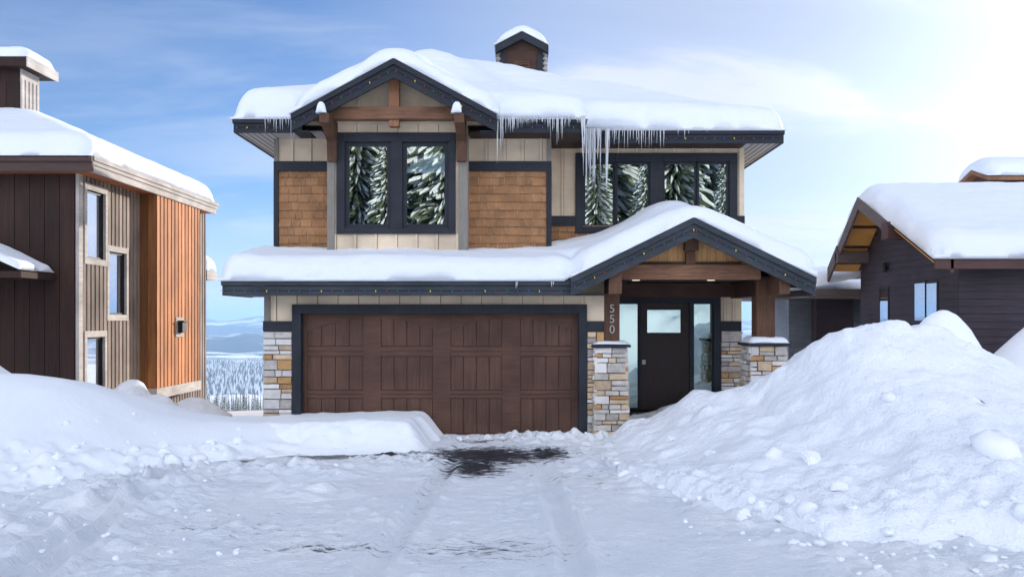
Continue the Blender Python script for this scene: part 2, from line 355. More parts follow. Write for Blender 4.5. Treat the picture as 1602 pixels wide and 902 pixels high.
def stones(mb, w, h, place):
    """ledge stone on a w x h face; place(u, v, depth) -> world point"""
    def stone(u0, u1, v0, v1):
        mb.cur = random.choices((1,2,3,4), (.34,.26,.08,.32))[0]; mb.tint = random.uniform(.75, 1.2)
        g = .007; p = random.uniform(.02, .05); j = lambda: random.uniform(-.004, .004)
        a = [(u0+g+j(), v0+g+j()), (u1-g+j(), v0+g+j()), (u1-g+j(), v1-g+j()), (u0+g+j(), v1-g+j())]
        mb.hexa([place(q[0], q[1], -.02) for q in a] + [place(q[0], q[1], p+j()) for q in a])
    v = 0
    while v < h-.01:
        rh = random.choice((.07, .09, .12, .15, .18)); ve = v+rh
        if h-ve < .07: ve = h
        u = 0
        while u < w-.005:
            rw = random.uniform(.12, .33); ue = u+rw
            if w-ue < .12: ue = w
            if ve-v > .17 and random.random() < .5 or ve-v > .13 and random.random() < .25:
                mid = v+(ve-v)*random.uniform(.35, .65); stone(u, ue, v, mid)
                if ue-u > .3 and random.random() < .5: c = u+(ue-u)*random.uniform(.35,.65); stone(u, c, mid, ve); stone(c, ue, mid, ve)
                else: stone(u, ue, mid, ve)
            else: stone(u, ue, v, ve)
            u = ue
        v = ve
    mb.cur = 0; mb.tint = 1.0
STONES = [M['mortar'], M['stone'], M['stone_tan'], M['stone_rust'], M['stone_pale']]

xg0, xg1 = -4.5, 1.46
GF = (X(458,YG), X(918,YG), -.1, Z(476,YG))           # garage frame outer
# --- ground floor front wall (cream upper zone) and band
mb = MB(); z_sof = 2.52
mb.wally(xg0, xg1, 0, z_sof+.3, YG, .15, [(GF[0]+.1, GF[1]-.1, -1, GF[3]-.1)])
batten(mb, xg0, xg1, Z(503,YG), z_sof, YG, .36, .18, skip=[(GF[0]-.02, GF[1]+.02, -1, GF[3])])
obj('wall', mb, M['cream'], H)
mb = MB(); mb.box(xg0-.005, xg0+.10, YG-.03, YG+.02, Z(503,YG), z_sof); obj('corner_trim', mb, M['taupe'], H)
for a, b_ in ((xg0-.02, GF[0]-.002), (GF[1]+.002, xg1)):
    mb = MB(); mb.box(a, b_, YG-.045, YG+.01, Z(518,YG), Z(502,YG)); obj('band_board', mb, M['dark'], H)
    mb = MB(); mb.box(a, b_, YG-.015, YG-.002, -.05, Z(518,YG))
    hh = Z(518.5,YG)+.05
    stones(mb, b_-a, hh, lambda u, v, d, a=a: (a+u, YG-.015-d, v-.05)); obj('stone_veneer', mb, STONES, H, bevel=.006)
mb = MB(); mb.box(xg0-.02, xg0, YG-.02, YBACK, -.3, Z(503,YG)); obj('stone_veneer', mb, M['stone'], H)
# --- other walls
mb = MB()
mb.wallx(YG+.15, YU+.15, -.5, 2.9, -4.5, .15); mb.wallx(YU+.15, YBACK, -.5, 5.6, -4.6, .15); obj('side_wall', mb, M['cream'], H)
mb = MB(); mb.box(xg1-.15, xg1, YG+.15, YD, 0, 2.9); obj('return_wall', mb, M['cream'], H)
mb = MB(); mb.wallx(YD+.15, YBACK, -.5, 5.6, 4.42, -.15); obj('side_wall', mb, M['cream'], H)
mb = MB(); mb.box(-4.6, 4.42, YBACK, YBACK+.15, -.5, 5.6); obj('back_wall', mb, M['cream'], H)
mb = MB(); mb.box(-4.35, 4.27, YD+3.5, YD+3.6, 0, 5.6); mb.box(-4.34, 4.27, YD+.2, YD+3.5, 2.9, 3.0); obj('inner_wall', mb, M['room'], H)
# upper left wall + bay
xu0, xu1 = X(430,YU), X(862,YU)
BW = (X(527,YB), X(713,YB), Z(366,YB), Z(208,YB))
bx0, bx1 = X(513,YB), X(731,YB)
mb = MB(); mb.wally(xu0, xu1, 2.8, 5.6, YU, .15, [(bx0+.15, bx1-.15, 2.9, 5.5)])
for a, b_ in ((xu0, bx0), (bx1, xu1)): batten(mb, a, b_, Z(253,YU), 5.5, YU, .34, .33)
obj('wall', mb, M['cream'], H)
mb = MB(); mb.box(xu0-.006, xu0+.075, YU-.03, YU+.01, Z(253,YU), 5.5); obj('corner_trim', mb, M['taupe'], H)
mb = MB(); mb.box(xu1-.075, xu1+.006, YU-.03, YU+.01, Z(253,YU), 5.5); obj('corner_trim', mb, M['taupe'], H)
for a, b_ in ((xu0-.01, bx0), (bx1, xu1+.01)):
    mb = MB(); mb.box(a, b_, YU-.05, YU+.01, Z(268,YU), Z(253,YU)); obj('band_board', mb, M['dark'], H)
mb = MB(); mb.box(xu0-.012, xu0+.075, YU-.045, YU+.01, 2.9, Z(268,YU)); obj('corner_board', mb, M['darkv'], H)
mb = MB(); mb.box(xu1-.085, xu1+.012, YU-.045, YU+.01, 2.9, Z(268,YU)); obj('corner_board', mb, M['darkv'], H)
for a, b_ in ((xu0+.075, bx0), (bx1, xu1-.085)):
    mb = MB(); shingles(mb, a, b_, 3.2, Z(268,YU), YU); obj('shingle_siding', mb, M['shingle'], H)
# bay
gpk = (-2.22, 6.63); gs = .54
mb = MB(); mb.wally(bx0, bx1, 2.9, 5.62, YB, .12, [(BW[0]+.12, BW[1]-.12, BW[2]+.12, BW[3]-.12)])
mb.box(bx0, bx0+.12, YB+.12, YU, 2.9, 5.62); mb.box(bx1-.12, bx1, YB+.12, YU, 2.9, 5.62)
mb.prism([(-3.95, 5.62), (-.49, 5.62), (gpk[0], 6.55)], YB, YB+.12)
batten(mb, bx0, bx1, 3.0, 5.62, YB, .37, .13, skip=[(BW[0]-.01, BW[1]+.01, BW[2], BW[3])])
for k in range(-4, 5):
    x = gpk[0]+k*.37
    if abs(x-gpk[0]) < 1.5: mb.box(x-.02, x+.02, YB-.018, YB+.004, 5.62, 6.55-abs(x-gpk[0])*.535)
obj('bay_wall', mb, M['cream'], H)
for a, b_ in ((bx0-.008, bx0+.13), (bx1-.16, bx1+.008)):
    mb = MB(); mb.box(a, b_, YB-.03, YB+.3, 3.0, 5.45); obj('corner_trim', mb, M['taupe'], H)
# recessed upper right wall
RW = (X(900,YD), X(1153,YD), Z(355,YD)-.12, Z(240,YD))
xr1 = 4.42
mb = MB(); mb.wally(xu1-.15, xr1, 2.9, 5.6, YD, .15, [(RW[0]+.12, RW[1]-.12, RW[2]+.12, RW[3]-.12)])
mb.box(xu1-.15, xu1, YU+.15, YD, 2.9, 5.6)
batten(mb, xu1, xr1, Z(338,YD), 5.5, YD, .37, .26, skip=[(RW[0]-.01, RW[1]+.01, RW[2], RW[3])])
mb.box(xu1, xr1, YD-.02, YD, Z(229,YD), 5.5)
obj('wall', mb, M['cream'], H)
mb = MB(); mb.box(xr1-.09, xr1+.008, YD-.03, YD+.02, 3.9, 5.5); obj('corner_trim', mb, M['cream'], H)
mb = MB(); mb.box(xu1+.002, RW[0]-.002, YD-.05, YD+.01, Z(353,YD), Z(338,YD)); obj('band_board', mb, M['dark'], H)
mb = MB(); mb.box(RW[1]+.002, xr1+.012, YD-.05, YD+.01, Z(353,YD), Z(338,YD)); obj('band_board', mb, M['dark'], H)
mb = MB(); shingles(mb, xu1, xr1, 3.2, Z(353,YD), YD); obj('shingle_siding', mb, M['shingle'], H)

def window(parent, o, y, sashes, mat, gmat, sashw=.05, proud=.05, curtains=(), vmat=None):
    mb = MB(); mb.wally(o[0], o[1], o[2], o[3], y-proud, proud+.10, sashes)
    w = obj('window', mb, mat, parent, bevel=.004)
    for s in sashes:
        mb = MB(); mb.wally(s[0], s[1], s[2], s[3], y-.005, .05, [(s[0]+sashw, s[1]-sashw, s[2]+sashw, s[3]-sashw)]); obj('sash', mb, vmat or mat, w, bevel=.003)
        mb = MB(); mb.box(s[0]+sashw-.01, s[1]-sashw+.01, y+.015, y+.023, s[2]+sashw-.01, s[3]-sashw+.01); obj('pane', mb, gmat, w)
    for a, b_, z0, z1 in curtains:
        mb = MB(); n = 24
        for k in range(n+1):
            x = a+(b_-a)*k/n; yy = y+.16+.03*math.sin(k*1.9)+.012*math.sin(k*4.3); mb.v += [(x, yy, z0), (x, yy, z1), (x, yy+.006, z0), (x, yy+.006, z1)]
        for k in range(n):
            p = 4*k; mb.face([p, p+4, p+5, p+1]); mb.face([p+2, p+3, p+7, p+6])
        mb.face([0,1,3,2]); mb.face([4*n, 4*n+2, 4*n+3, 4*n+1])
        obj('curtain', mb, M['curtain'], w, smooth=True)
    return w
zt, zb_ = Z(229.5,YB), Z(350,YB)
window(H, BW, YB, [(X(540,YB), X(612,YB), zb_-.08, zt+.08), (X(630,YB), X(702,YB), zb_-.08, zt+.08)], M['dark'], M['glass'], .075, vmat=M['darkv'])
zt = Z(257,YD); zb_ = RW[2]+.17
sw = .045
S = [(X(a,YD)-sw, X(b_,YD)+sw, zb_-sw, zt+sw) for a, b_ in ((915.6,958.5),(966.5,1013),(1040,1086),(1094,1137))]
S[0] = (S[0][0], (S[0][1]+S[1][0])/2-.004, *S[0][2:]); S[1] = (S[0][1]+.008, *S[1][1:]); S[2] = (S[2][0], (S[2][1]+S[3][0])/2-.004, *S[2][2:]); S[3] = (S[2][1]+.008, *S[3][1:])
window(H, RW, YD, S, M['dark'], M['glass'], sw, curtains=[(X(914,YD), X(932,YD), zb_, zt), (X(1000,YD), X(1016,YD), zb_, zt), (X(1118,YD), X(1140,YD), zb_, zt)], vmat=M['darkv'])

# --- upper roof
RA = (-5.19, 1.16, 15.0, 22.2); RF = (-5.19, 5.03, 15.9, 22.2); RGm = (-4.01, -.43, 14.5, 17.5)
def inset(q, x, y): return np.minimum(np.minimum(x-q[0], q[1]-x), np.minimum(y-q[2], q[3]-y))
def zroof_u(x, y):
    d = np.maximum(inset(RA, x, y), inset(RF, x, y)); z = 5.70 + .46*d
    g = np.where((x > RGm[0]-.08) & (x < RGm[1]+.08) & (y > RGm[2]-.08), gpk[1]-gs*np.abs(x-gpk[0]), -9)
    return np.maximum(z, g)
roof_slab('roof', [RA, RF, RGm], lambda x, y: zroof_u(x, y)-.005, H, M['dark'], h=.2)
def fascia(parent, x0, x1, y, zt, zb, mat=None, t=.04):
    mb = MB(); mb.box(x0, x1, y, y+t, zb, zt-.10); mb.box(x0-.012, x1+.012, y-.03, y+t, zt-.098, zt); return obj('fascia', mb, mat or M['dark'], parent, bevel=.004)
def fasciax(parent, y0, y1, x, zt, zb, sgn, mat=None, t=.04):
    mb = MB(); a, b_ = (x, x+t) if sgn < 0 else (x-t, x); mb.box(a, b_, y0, y1, zb, zt-.10)
    a, b_ = (x-.03, x+t) if sgn < 0 else (x-t, x+.03); mb.box(a, b_, y0, y1, zt-.098, zt); return obj('fascia', mb, mat or M['dark'], parent, bevel=.004)
ZE, ZEB = 5.72, 5.45
fascia(H, -5.19, -3.95, 15.0, ZE, ZEB); fascia(H, -.46, 1.16, 15.0, ZE, ZEB); fascia(H, 1.20, 5.03, 15.9, ZE, ZEB)
fasciax(H, 15.04, 22.2, -5.19, ZE, ZEB, -1); fasciax(H, 15.94, 22.2, 5.03, ZE, ZEB, 1); fasciax(H, 15.04, 15.94, 1.16, ZE, ZEB, 1)
mb = MB(); zs = ZEB+.02
mb.box(-5.15, -4.4, 15.04, 22.2, zs, zs+.02); mb.box(-4.4, -3.6, 15.04, 15.7, zs+.001, zs+.021); obj('soffit', mb, M['soffit'], H)
mb = MB(); mb.box(-.95, 1.12, 15.04, 16.6, zs, zs+.02); mb.box(1.12, 4.35, 15.94, 16.6, zs+.001, zs+.021); obj('soffit', mb, M['ceil'], H)
mb = MB(); mb.box(4.35, 4.99, 15.94, 22.2, zs+.002, zs+.022); obj('soffit', mb, M['soffit'], H)
for x0, n in ((-5.15, 6), (4.43, 5)):
    mb = MB()
    for k in range(n): mb.box(x0+.05+k*.11, x0+.062+k*.11, 15.9 if x0 > 0 else 15.05, 22.1, zs-.006, zs+.001)
    obj('soffit_groove', mb, M['dark'], H)
# gable barge boards, beam, king post, brackets
def barge(parent, xp, zp, xe, slope, y0, mat, dep=.30, t=.05):
    ze = zp-slope*abs(xe-xp)
    mb = MB(); mb.prism([(xp, zp-.09), (xe, ze-.09), (xe, ze-dep), (xp, zp-dep-.03)], y0, y0+t)
    mb.prism([(xp, zp), (xe, ze), (xe, ze-.10), (xp, zp-.10)], y0-.035, y0+t+.002)
    return obj('barge_board', mb, mat, parent)
for xe in (RGm[0], RGm[1]): barge(H, gpk[0], gpk[1], xe, gs, 14.5, M['dark'], .30)
for x0, x1 in ((RGm[0], RGm[0]+.3), (RGm[1]-.3, RGm[1])):
    mb = MB(); mb.box(x0+.01, x1-.01, 14.56, 15.1, 5.37, 5.39); obj('gable_soffit', mb, M['dark'], H)
YBM = 14.72
mb = MB(); mb.box(X(480,YBM), X(765,YBM), YBM, YBM+.2, Z(186,YBM), Z(167,YBM)); obj('gable_beam', mb, M['timberx'], H, bevel=.01)
mb = MB(); mb.box(X(608,YBM), X(624,YBM), YBM+.03, YBM+.18, Z(166.8,YBM), Z(120,YBM)); mb.box(X(608,YBM), X(624,YBM), YBM+.03, YBM+.18, Z(197,YBM), Z(186.2,YBM)); obj('king_post', mb, M['timber_light'], H, bevel=.008)
for px in (516, 721):
    mb = MB(); xc = X(px, YBM+.1); zt = Z(184.5,YBM); zbt = Z(253,YB-.05)
    mb.prismx([(YBM-.34, zt), (YB-.01, zt), (YB-.01, zbt), (YB-.11, zbt), (YB-.16, zbt+.35), (YBM-.12, zt-.20), (YBM-.34, zt-.16)], xc-.085, xc+.085)
    obj('bracket', mb, M['timber'], H, bevel=.006)
# --- lower roof and porch
RL = (-5.07, .9, 14.1, 15.7); RL2 = (.4, 4.6, 14.6, 16.55); RP = (.84, 4.97, 14.0, 16.55); ppk = (2.91, 3.80); ps = .49
def zroof_l(x, y):
    z = 2.74 + .25*(y-14.1); g = np.where((x > RP[0]-.08) & (x < RP[1]+.08), ppk[1]-ps*np.abs(x-ppk[0]), -9)
    return np.where(x < 2.9, np.maximum(z, g), np.maximum(g, 2.74))
roof_slab('lower_roof', [RL, (.9, RP[1], 14.05, 16.5)], lambda x, y: zroof_l(x, y)-.005, H, M['dark'], h=.15)
fascia(H, -5.07, .86, 14.1, 2.76, 2.49, M['slate'])
fasciax(H, 14.14, 15.6, -5.07, 2.76, 2.49, -1, M['slate'])
mb = MB(); mb.box(-5.03, xg1, 14.14, YG, 2.50, 2.52); mb.box(-5.03, -4.5, YG, 15.6, 2.501, 2.521); obj('soffit', mb, M['dark'], H)
for xe in (RP[0], RP[1]): barge(H, ppk[0], ppk[1], xe, ps, 14.0, M['slate'], .31)
# gable panel (cedar), beam, king post
YP = 14.42
mb = MB(); mb.prism([(1.15, 2.98), (4.67, 2.98), (ppk[0], 3.72)], YP+.115, YP+.16); pzz = lambda x: max(2.985, 3.72-abs(x-ppk[0])*.42)
for k in range(-10, 10):
    xa, xb = ppk[0]+k*.17+.004, ppk[0]+(k+1)*.17-.004; mb.tint = random.uniform(.85, 1.15); mb.prism([(xa, 2.981), (xb, 2.981), (xb, pzz(xb)), (xa, pzz(xa))], YP+.1, YP+.12)
mb.tint = 1.0
obj('gable_panel', mb, M['gable_cedar'], H)
mb = MB(); mb.box(X(1000,YP), X(1160,YP), YP+.04, YP+.099, Z(413.5,YP), Z(409,YP)); obj('sill_trim', mb, M['timber_dark'], H)
mb = MB(); mb.box(1.70, 4.16, YP-.02, YP+.2, Z(437,YP), Z(413.7,YP)); obj('porch_beam', mb, M['timberx'], H, bevel=.01)
mb = MB(); mb.box(X(1070,YP), X(1091,YP), YP-.12, YP+.06, Z(392,YP), Z(368,YP)); mb.box(X(1073,YP), X(1088,YP), YP+.0, YP+.09, Z(413.4,YP), Z(392.1,YP)); obj('king_post', mb, M['timber'], H, bevel=.008)
# side porch beam, ceiling
mb = MB(); mb.box(1.47, 4.5, 16.2, 16.46, 2.52, 2.78); obj('porch_beam', mb, M['timber_dark'], H)
mb = MB(); mb.box(4.16, 4.46, 14.78, 16.5, 2.50, 2.80); obj('porch_beam', mb, M['timber_dark'], H)
mb = MB(); mb.box(1.47, 4.9, 14.66, 16.5, 2.80, 2.84); obj('porch_ceiling', mb, M['ceil'], H)
mb = MB(); mb.box(4.47, 4.93, 14.1, 16.5, 2.60, 2.62); obj('soffit', mb, M['soffit'], H)
mb = MB(); mb.box(4.93, 4.97, 14.06, 16.5, 2.49, 2.76); obj('fascia', mb, M['slate'], H)
for x in (2.07, 3.42):
    mb = MB(); mb.tube([(x, 14.95, 2.80), (x, 14.95, 2.785)], .07, 14); obj('downlight', mb, M['glow'], H)
def pillar(x0, x1, y0, ztop, px0, px1, num=False):
    w = x1-x0; cx = (x0+x1)/2; cyy = y0+w/2; tp = .10
    mb = MB(); g = .03
    def tpr(p):
        k = 1+tp*(1-(p[2]+.1)/(ztop+.1)); return (cx+(p[0]-cx)*k, cyy+(p[1]-cyy)*k, p[2])
    hh = ztop+.1
    b0 = len(mb.v); mb.box(x0+.035, x1-.035, y0+.035, y0+w-.035, -.1, ztop-.002); 
    stones(mb, w, hh, lambda u, v, d: (x0+u, y0-d+.03, v-.1)); stones(mb, w, hh, lambda u, v, d: (x0+u, y0+w+d-.03, v-.1))
    stones(mb, w, hh, lambda u, v, d: (x0-d+.03, y0+u, v-.1)); stones(mb, w, hh, lambda u, v, d: (x1+d-.03, y0+u, v-.1))
    mb.v = [tpr(p) for p in mb.v]
    pl = obj('stone_pillar', mb, STONES, H, bevel=.006)
    mb = MB(); mb.box(x0-.05, x1+.05, y0-.05, y0+w+.05, ztop, ztop+.045); obj('cap_stone', mb, M['dark'], pl, bevel=.006)
    mb = MB(); pc = (px0+px1)/2; pw = (px1-px0)/2; mb.box(px0, px1, cyy-pw, cyy+pw, ztop+.045, 2.80)
    post = obj('post', mb, M['timber'], H, bevel=.01)
    return post, cyy-pw
p1, yp1 = pillar(1.28, 1.86, 14.45, Z(543,14.45), 1.455, 1.735)
p2, yp2 = pillar(4.02, 4.66, 14.55, Z(541,14.55), 4.17, 4.50)
for a, b_, y in ((1.49, 1.71, yp1), (4.38, 4.56, yp2)):
    mb = MB(); mb.box(a, b_, 14.08, y+.02, Z(460,14.3), Z(430,14.3)+.1); obj('beam_end', mb, M['timber'], H, bevel=.008)
for k, ch in enumerate('550'):
    cu = bpy.data.curves.new('n', 'FONT'); cu.body = ch; cu.size = .205; cu.extrude = .008; cu.align_x = 'CENTER'
    to = bpy.data.objects.new('n', cu); COL.objects.link(to)
    me = bpy.data.meshes.new_from_object(to.evaluated_get(bpy.context.evaluated_depsgraph_get())); COL.objects.unlink(to); bpy.data.objects.remove(to)
    me.materials.append(M['metal']); o = bpy.data.objects.new('house_number', me); COL.objects.link(o); o.parent = p1
    o.rotation_euler = (R(90), 0, 0); o.location = (1.60-0, yp1-.012-YG, Z(488.5+16.2*k, yp1))
    o['label'] = 'silver numeral ' + ch
# --- door wall
dz0 = Z(641,YD)
DX = (X(1003,YD), X(1078,YD)); DT = Z(473,YD)
OP = (X(955,YD), X(1116,YD), -.2, DT)
mb = MB(); mb.wally(xg1, 4.35, -.1, 2.86, YD, .15, [OP])
batten(mb, X(1127,YD), 4.35, Z(502,YD), 2.7, YD, .17, .09); mb.box(xg1, 4.1, YD-.02, YD, Z(459.5,YD), 2.8); obj('porch_wall', mb, M['cream'], H)
mb = MB(); mb.wally(xg1+.02, X(1127,YD), dz0-.02, Z(463,YD), YD-.045, .12, [(OP[0], OP[1], -1, DT)])
mb.box(X(1000,YD), DX[0]-.004, YD-.02, YD+.1, dz0, DT); mb.box(DX[1]+.004, X(1083.5,YD), YD-.02, YD+.1, dz0, DT); obj('door_frame', mb, M['darkv'], H, bevel=.004)
GW = (X(1012.5,YD), X(1065,YD), Z(520,YD), Z(484.5,YD))
mb = MB(); mb.wally(DX[0], DX[1], dz0+.005, DT-.005, YD, .05, [GW]); dr = obj('front_door', mb, M['door'], H, bevel=.003)
mb = MB(); mb.wally(GW[0]-.03, GW[1]+.03, GW[2]-.03, GW[3]+.03, YD-.012, .02, [GW]); obj('glazing_bead', mb, M['door'], dr)
mb = MB(); mb.box(GW[0], GW[1], YD+.015, YD+.025, GW[2], GW[3]); obj('pane', mb, M['glass_door'], dr)
mb = MB(); xl = X(1007,YD); zl = Z(566,YD); mb.box(xl-.035, xl+.035, YD-.025, YD, zl-.045, zl+.045); mb.tube([(xl, YD-.02, zl), (xl, YD-.06, zl)], .018, 10); obj('door_lock', mb, M['metal'], dr, bevel=.004)
for a, b_ in ((OP[0], X(1000,YD)), (X(1083.5,YD), OP[1])):
    mb = MB(); mb.wally(a, b_, dz0, DT, YD+.0, .06, [(a+.03, b_-.03, dz0+.05, DT-.03)]); s_ = obj('sidelight', mb, M['darkv'], H)
    mb = MB(); mb.box(a+.02, b_-.02, YD+.02, YD+.028, dz0+.04, DT-.02); obj('pane', mb, M['glass_door'], s_)
mb = MB(); mb.box(X(1127,YD)+.003, 4.37, YD-.045, YD+.01, Z(517,YD), Z(502,YD)); obj('band_board', mb, M['dark'], H)
mb = MB(); a, b_ = X(1127,YD)+.003, 4.37; mb.box(a, b_, YD-.015, YD-.003, 0, Z(517,YD)); stones(mb, b_-a, Z(517.5,YD), lambda u, v, d: (a+u, YD-.015-d, v)); stones(mb, 1.0, Z(517.5,YD), lambda u, v, d: (4.37+d, YD+u, v)); obj('stone_veneer', mb, STONES, H, bevel=.006)
mb = MB(); mb.box(xg1+.03, X(1127,YD), 16.1, YD-.05, 0, dz0-.02); mb.box(xg1+.03, X(1127,YD)-.002, 16.06, 16.12, dz0-.05, dz0-.015); obj('door_step', mb, M['concrete'], H, bevel=.006)
mb = MB(); mb.box(xg1+.01, 4.7, 14.9, 16.1, -.1, .03); obj('porch_floor', mb, M['concrete'], H)
mb = MB(); mb.tube([(4.10, 15.2, .3), (4.10, 15.2, .98)], .02, 8); mb.tube([(4.10, 15.2, .97), (4.75, 15.2, .86)], .018, 8); mb.tube([(4.75, 15.2, .2), (4.75, 15.2, .86)], .018, 8); obj('handrail', mb, M['black'], H)
# --- garage frame and door
mb = MB(); mb.wally(GF[0], GF[1], 0, GF[3], YG-.06, .18, [(GF[0]+.155, GF[1]-.145, -1, GF[3]-.16)]); obj('garage_frame', mb, M['darkv'], H, bevel=.004)
gx0, gx1, gz1 = GF[0]+.155, GF[1]-.145, GF[3]-.16
YDR = 14.72
mb = MB(); mb.box(gx0, gx1, YDR+.035, YDR+.07, 0, gz1)
gd = MB()
groups = [(481,568),(596,677),(705,785.5),(814,894)]; q = lambda p: X(p, YDR)
rows = [(Z(541.5,YDR), Z(496,YDR)), (Z(610,YDR), Z(557,YDR)), (Z(678,YDR), Z(622.5,YDR))]
gbs = []
for g0, g1 in groups:
    gb = MB(); gbs.append(gb)
    a, b_ = q(g0), q(g1); n = 4
    for k in range(n):
        xa, xb = a+(b_-a)*k/n, a+(b_-a)*(k+1)/n
        for z0, z1 in rows: gb.box(xa+.006, xb-.006, YDR+.016, YDR+.036, z0+.006, z1-(.006))
xs_ = [gx0] + [v for g in groups for v in (q(g[0]), q(g[1]))] + [gx1]
for i in range(0, len(xs_), 2): mb.box(xs_[i], xs_[i+1], YDR, YDR+.034, 0, gz1)
for z0, z1 in ((0, rows[2][0]), (rows[2][1], rows[1][0]), (rows[1][1], rows[0][0])):
    cuts = [z0, z1] if z0 == 0 else [z0, (z0+z1)/2-.003, (z0+z1)/2+.003, z1]
    for c in range(0, len(cuts), 2):
        for g0, g1 in groups: mb.box(q(g0), q(g1), YDR+.001, YDR+.034, cuts[c], cuts[c+1])
for (l, r_) in ((0, 1), (2, 3)):
    xc = (q(groups[l][1])+q(groups[r_][0]))/2; hw = q(groups[r_][1])-xc
    for g in (l, r_):
        a, b_ = q(groups[g][0]), q(groups[g][1]); pts = []
        for k in range(13):
            x = a+(b_-a)*k/12; pts.append((x, rows[0][1]-.01-.21*((x-xc)/hw)**2))
        mb.prism(pts + [(b_, gz1), (a, gz1)], YDR+.0015, YDR+.034)
gdoor = obj('garage_door', mb, M['garage_rail'], H, bevel=.003)
for gb in gbs: obj('door_panel', gb, M['garage'], gdoor, bevel=.003)
# --- chimney on main roof
YC = 19.5; cz0 = 6.9
cx0, cx1 = X(785,YC), X(848,YC)
mb = MB(); xc = (cx0+cx1)/2; zc1 = Z(53,YC)-.42
mb.box(cx0, cx1, YC, YC+.9, cz0, zc1); mb.prism([(cx0, zc1), (cx1, zc1), (xc, zc1+.32)], YC, YC+.9); ch = obj('chimney', mb, M['timber_dark'], H)
for a, b_ in ((cx0-.02, cx0+.12), (cx1-.12, cx1+.02)):
    mb = MB(); mb.box(a, b_, YC-.03, YC+.05, cz0, zc1-.02); obj('corner_trim', mb, M['darkv'], ch)
for a, b_ in ((cx0-.13, cx0-.022), (cx1+.022, cx1+.13)):
    mb = MB()
    for k in range(9): mb.box(a, b_, YC+.02, YC+.85, 7.6+k*.115, 7.66+k*.115)
    mb.box(a+.03, b_-.03, YC+.05, YC+.8, cz0, zc1-.01); obj('side_louvre', mb, M['soffit'], ch)
mb = MB()
for k in range(7): mb.box(xc-.14, xc+.14, YC-.03, YC-.002, 7.62+k*.07, 7.655+k*.07)
mb.wally(xc-.18, xc+.18, 7.58, 8.12, YC-.025, .02, [(xc-.14, xc+.14, 7.61, 8.09)]); obj('vent_grille', mb, M['timber'], ch)
mb = MB(); zr_ = zc1+.42
for s in (-1, 1):
    xe = xc+s*.62; mb.prism([(xc, zr_), (xe, zr_-.32), (xe, zr_-.49), (xc, zr_-.17)], YC-.15, YC+1.05)
obj('chimney_cap', mb, M['dark'], ch)

# --- snow lying on the house
def th_u(x, y):
    base = .43 + .55*ss(16.2, 18.6, y)*ss(2.0, -1.6, x)*ss(-4.9, -1.9, x) - .09*ss(2, 5, x) + .08*ss(-3.4, -4.6, x) + .10*ss(.9, 1.5, x)*ss(16.8, 15.9, y)
    return base - .06*((y < 15.2) & (x > -4.1) & (x < -.35))
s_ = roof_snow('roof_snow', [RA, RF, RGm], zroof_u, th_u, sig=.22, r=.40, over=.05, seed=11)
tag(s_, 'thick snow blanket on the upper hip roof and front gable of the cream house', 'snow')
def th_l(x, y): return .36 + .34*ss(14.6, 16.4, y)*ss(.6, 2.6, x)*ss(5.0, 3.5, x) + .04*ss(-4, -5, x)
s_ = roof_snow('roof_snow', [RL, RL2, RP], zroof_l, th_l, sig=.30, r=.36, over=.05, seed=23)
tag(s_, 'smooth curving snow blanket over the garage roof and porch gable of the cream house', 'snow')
s_ = roof_snow('roof_snow', [(xc-.62, xc+.62, YC-.15, YC+1.05)], lambda x, y: zr_-.32/.62*np.abs(x-xc)+.01, .27, h=.04, sig=.12, r=.35, over=.03, seed=5)
tag(s_, 'rounded snow cap on the chimney of the cream house', 'snow')
def cap(x0, x1, y0, y1, z, t, label, seed, hole=None):
    s = roof_snow('snow_patch', [(x0, x1, y0, y1)], lambda x, y: 0*x+z, t, h=.02, sig=.05, r=.12, over=.0, seed=seed, jitter=.04); return tag(s, label, 'snow')
cap(1.25, 1.9, 14.42, 15.0, Z(543,14.45)+.047, .05, 'thin snow on the cap of the stone pillar with the house number', 31)
cap(4.0, 4.7, 14.52, 15.2, Z(541,14.55)+.047, .11, 'snow on the cap of the stone pillar beside the big snow pile', 32)
for px, sd, w_ in ((510, 33, 'left'), (716.5, 34, 'right')):
    xc_ = X(px, YBM); s = roof_snow('snow_patch', [(xc_-.095, xc_+.095, YBM-.38, YBM-.26)], lambda x, y: 0*x+Z(184.4,YBM)+.002, .2, h=.015, sig=.03, r=.08, over=.0, seed=sd, jitter=.03)
    tag(s, 'small white snow lump on the %s timber bracket of the front gable' % w_, 'snow')

# --- icicles
def icicle(x, y, z, l, r, label, group):
    mb = MB(); n = 5; pts = []; rad = []
    ox, oy = random.uniform(-.02, .02)*l, random.uniform(-.02, .02)*l
    for k in range(n+1):
        t = k/n; pts.append((x+ox*t+random.uniform(-.003,.003), y+oy*t, z-l*t)); rad.append(max(.0015, r*(1-t)**.8*random.uniform(.8, 1.15)))
    o = obj('icicle', mb.tube(pts, rad, 6), M['ice'], None, smooth=True); tag(o, label, 'icicle', group)
LA, GA = 'slim icicle in the dense row on the upper eave right of the front gable', 'icicles in the row on the upper eave'
x = RGm[1]+.06
while x < 1.14:
    icicle(x, 14.95+random.uniform(-.02,.02), 5.72, (.10+.42*max(0, .5+.5*float(vn(x*3.1, 0., 7)))**1.6)*random.uniform(.45,1.35), random.choice((.008,.011,.014,.022)), LA, GA); x += random.choice((.010,.016,.024,.045))
for x, l in ((-.42,.85),(-.37,.62),(-.33,.5),(1.10,.75),(1.14,.62)): icicle(x, 14.94, 5.74, l, .024, LA, GA)
LB, GB = 'long thick icicle in the bunch at the step of the upper eave', 'icicles in the bunch at the eave step'
for k in range(17): icicle(1.18+.5*random.random()**1.2, 15.83+random.uniform(-.06,.03), 5.70, random.uniform(.55, 1.22), random.uniform(.02,.038), LB, GB)
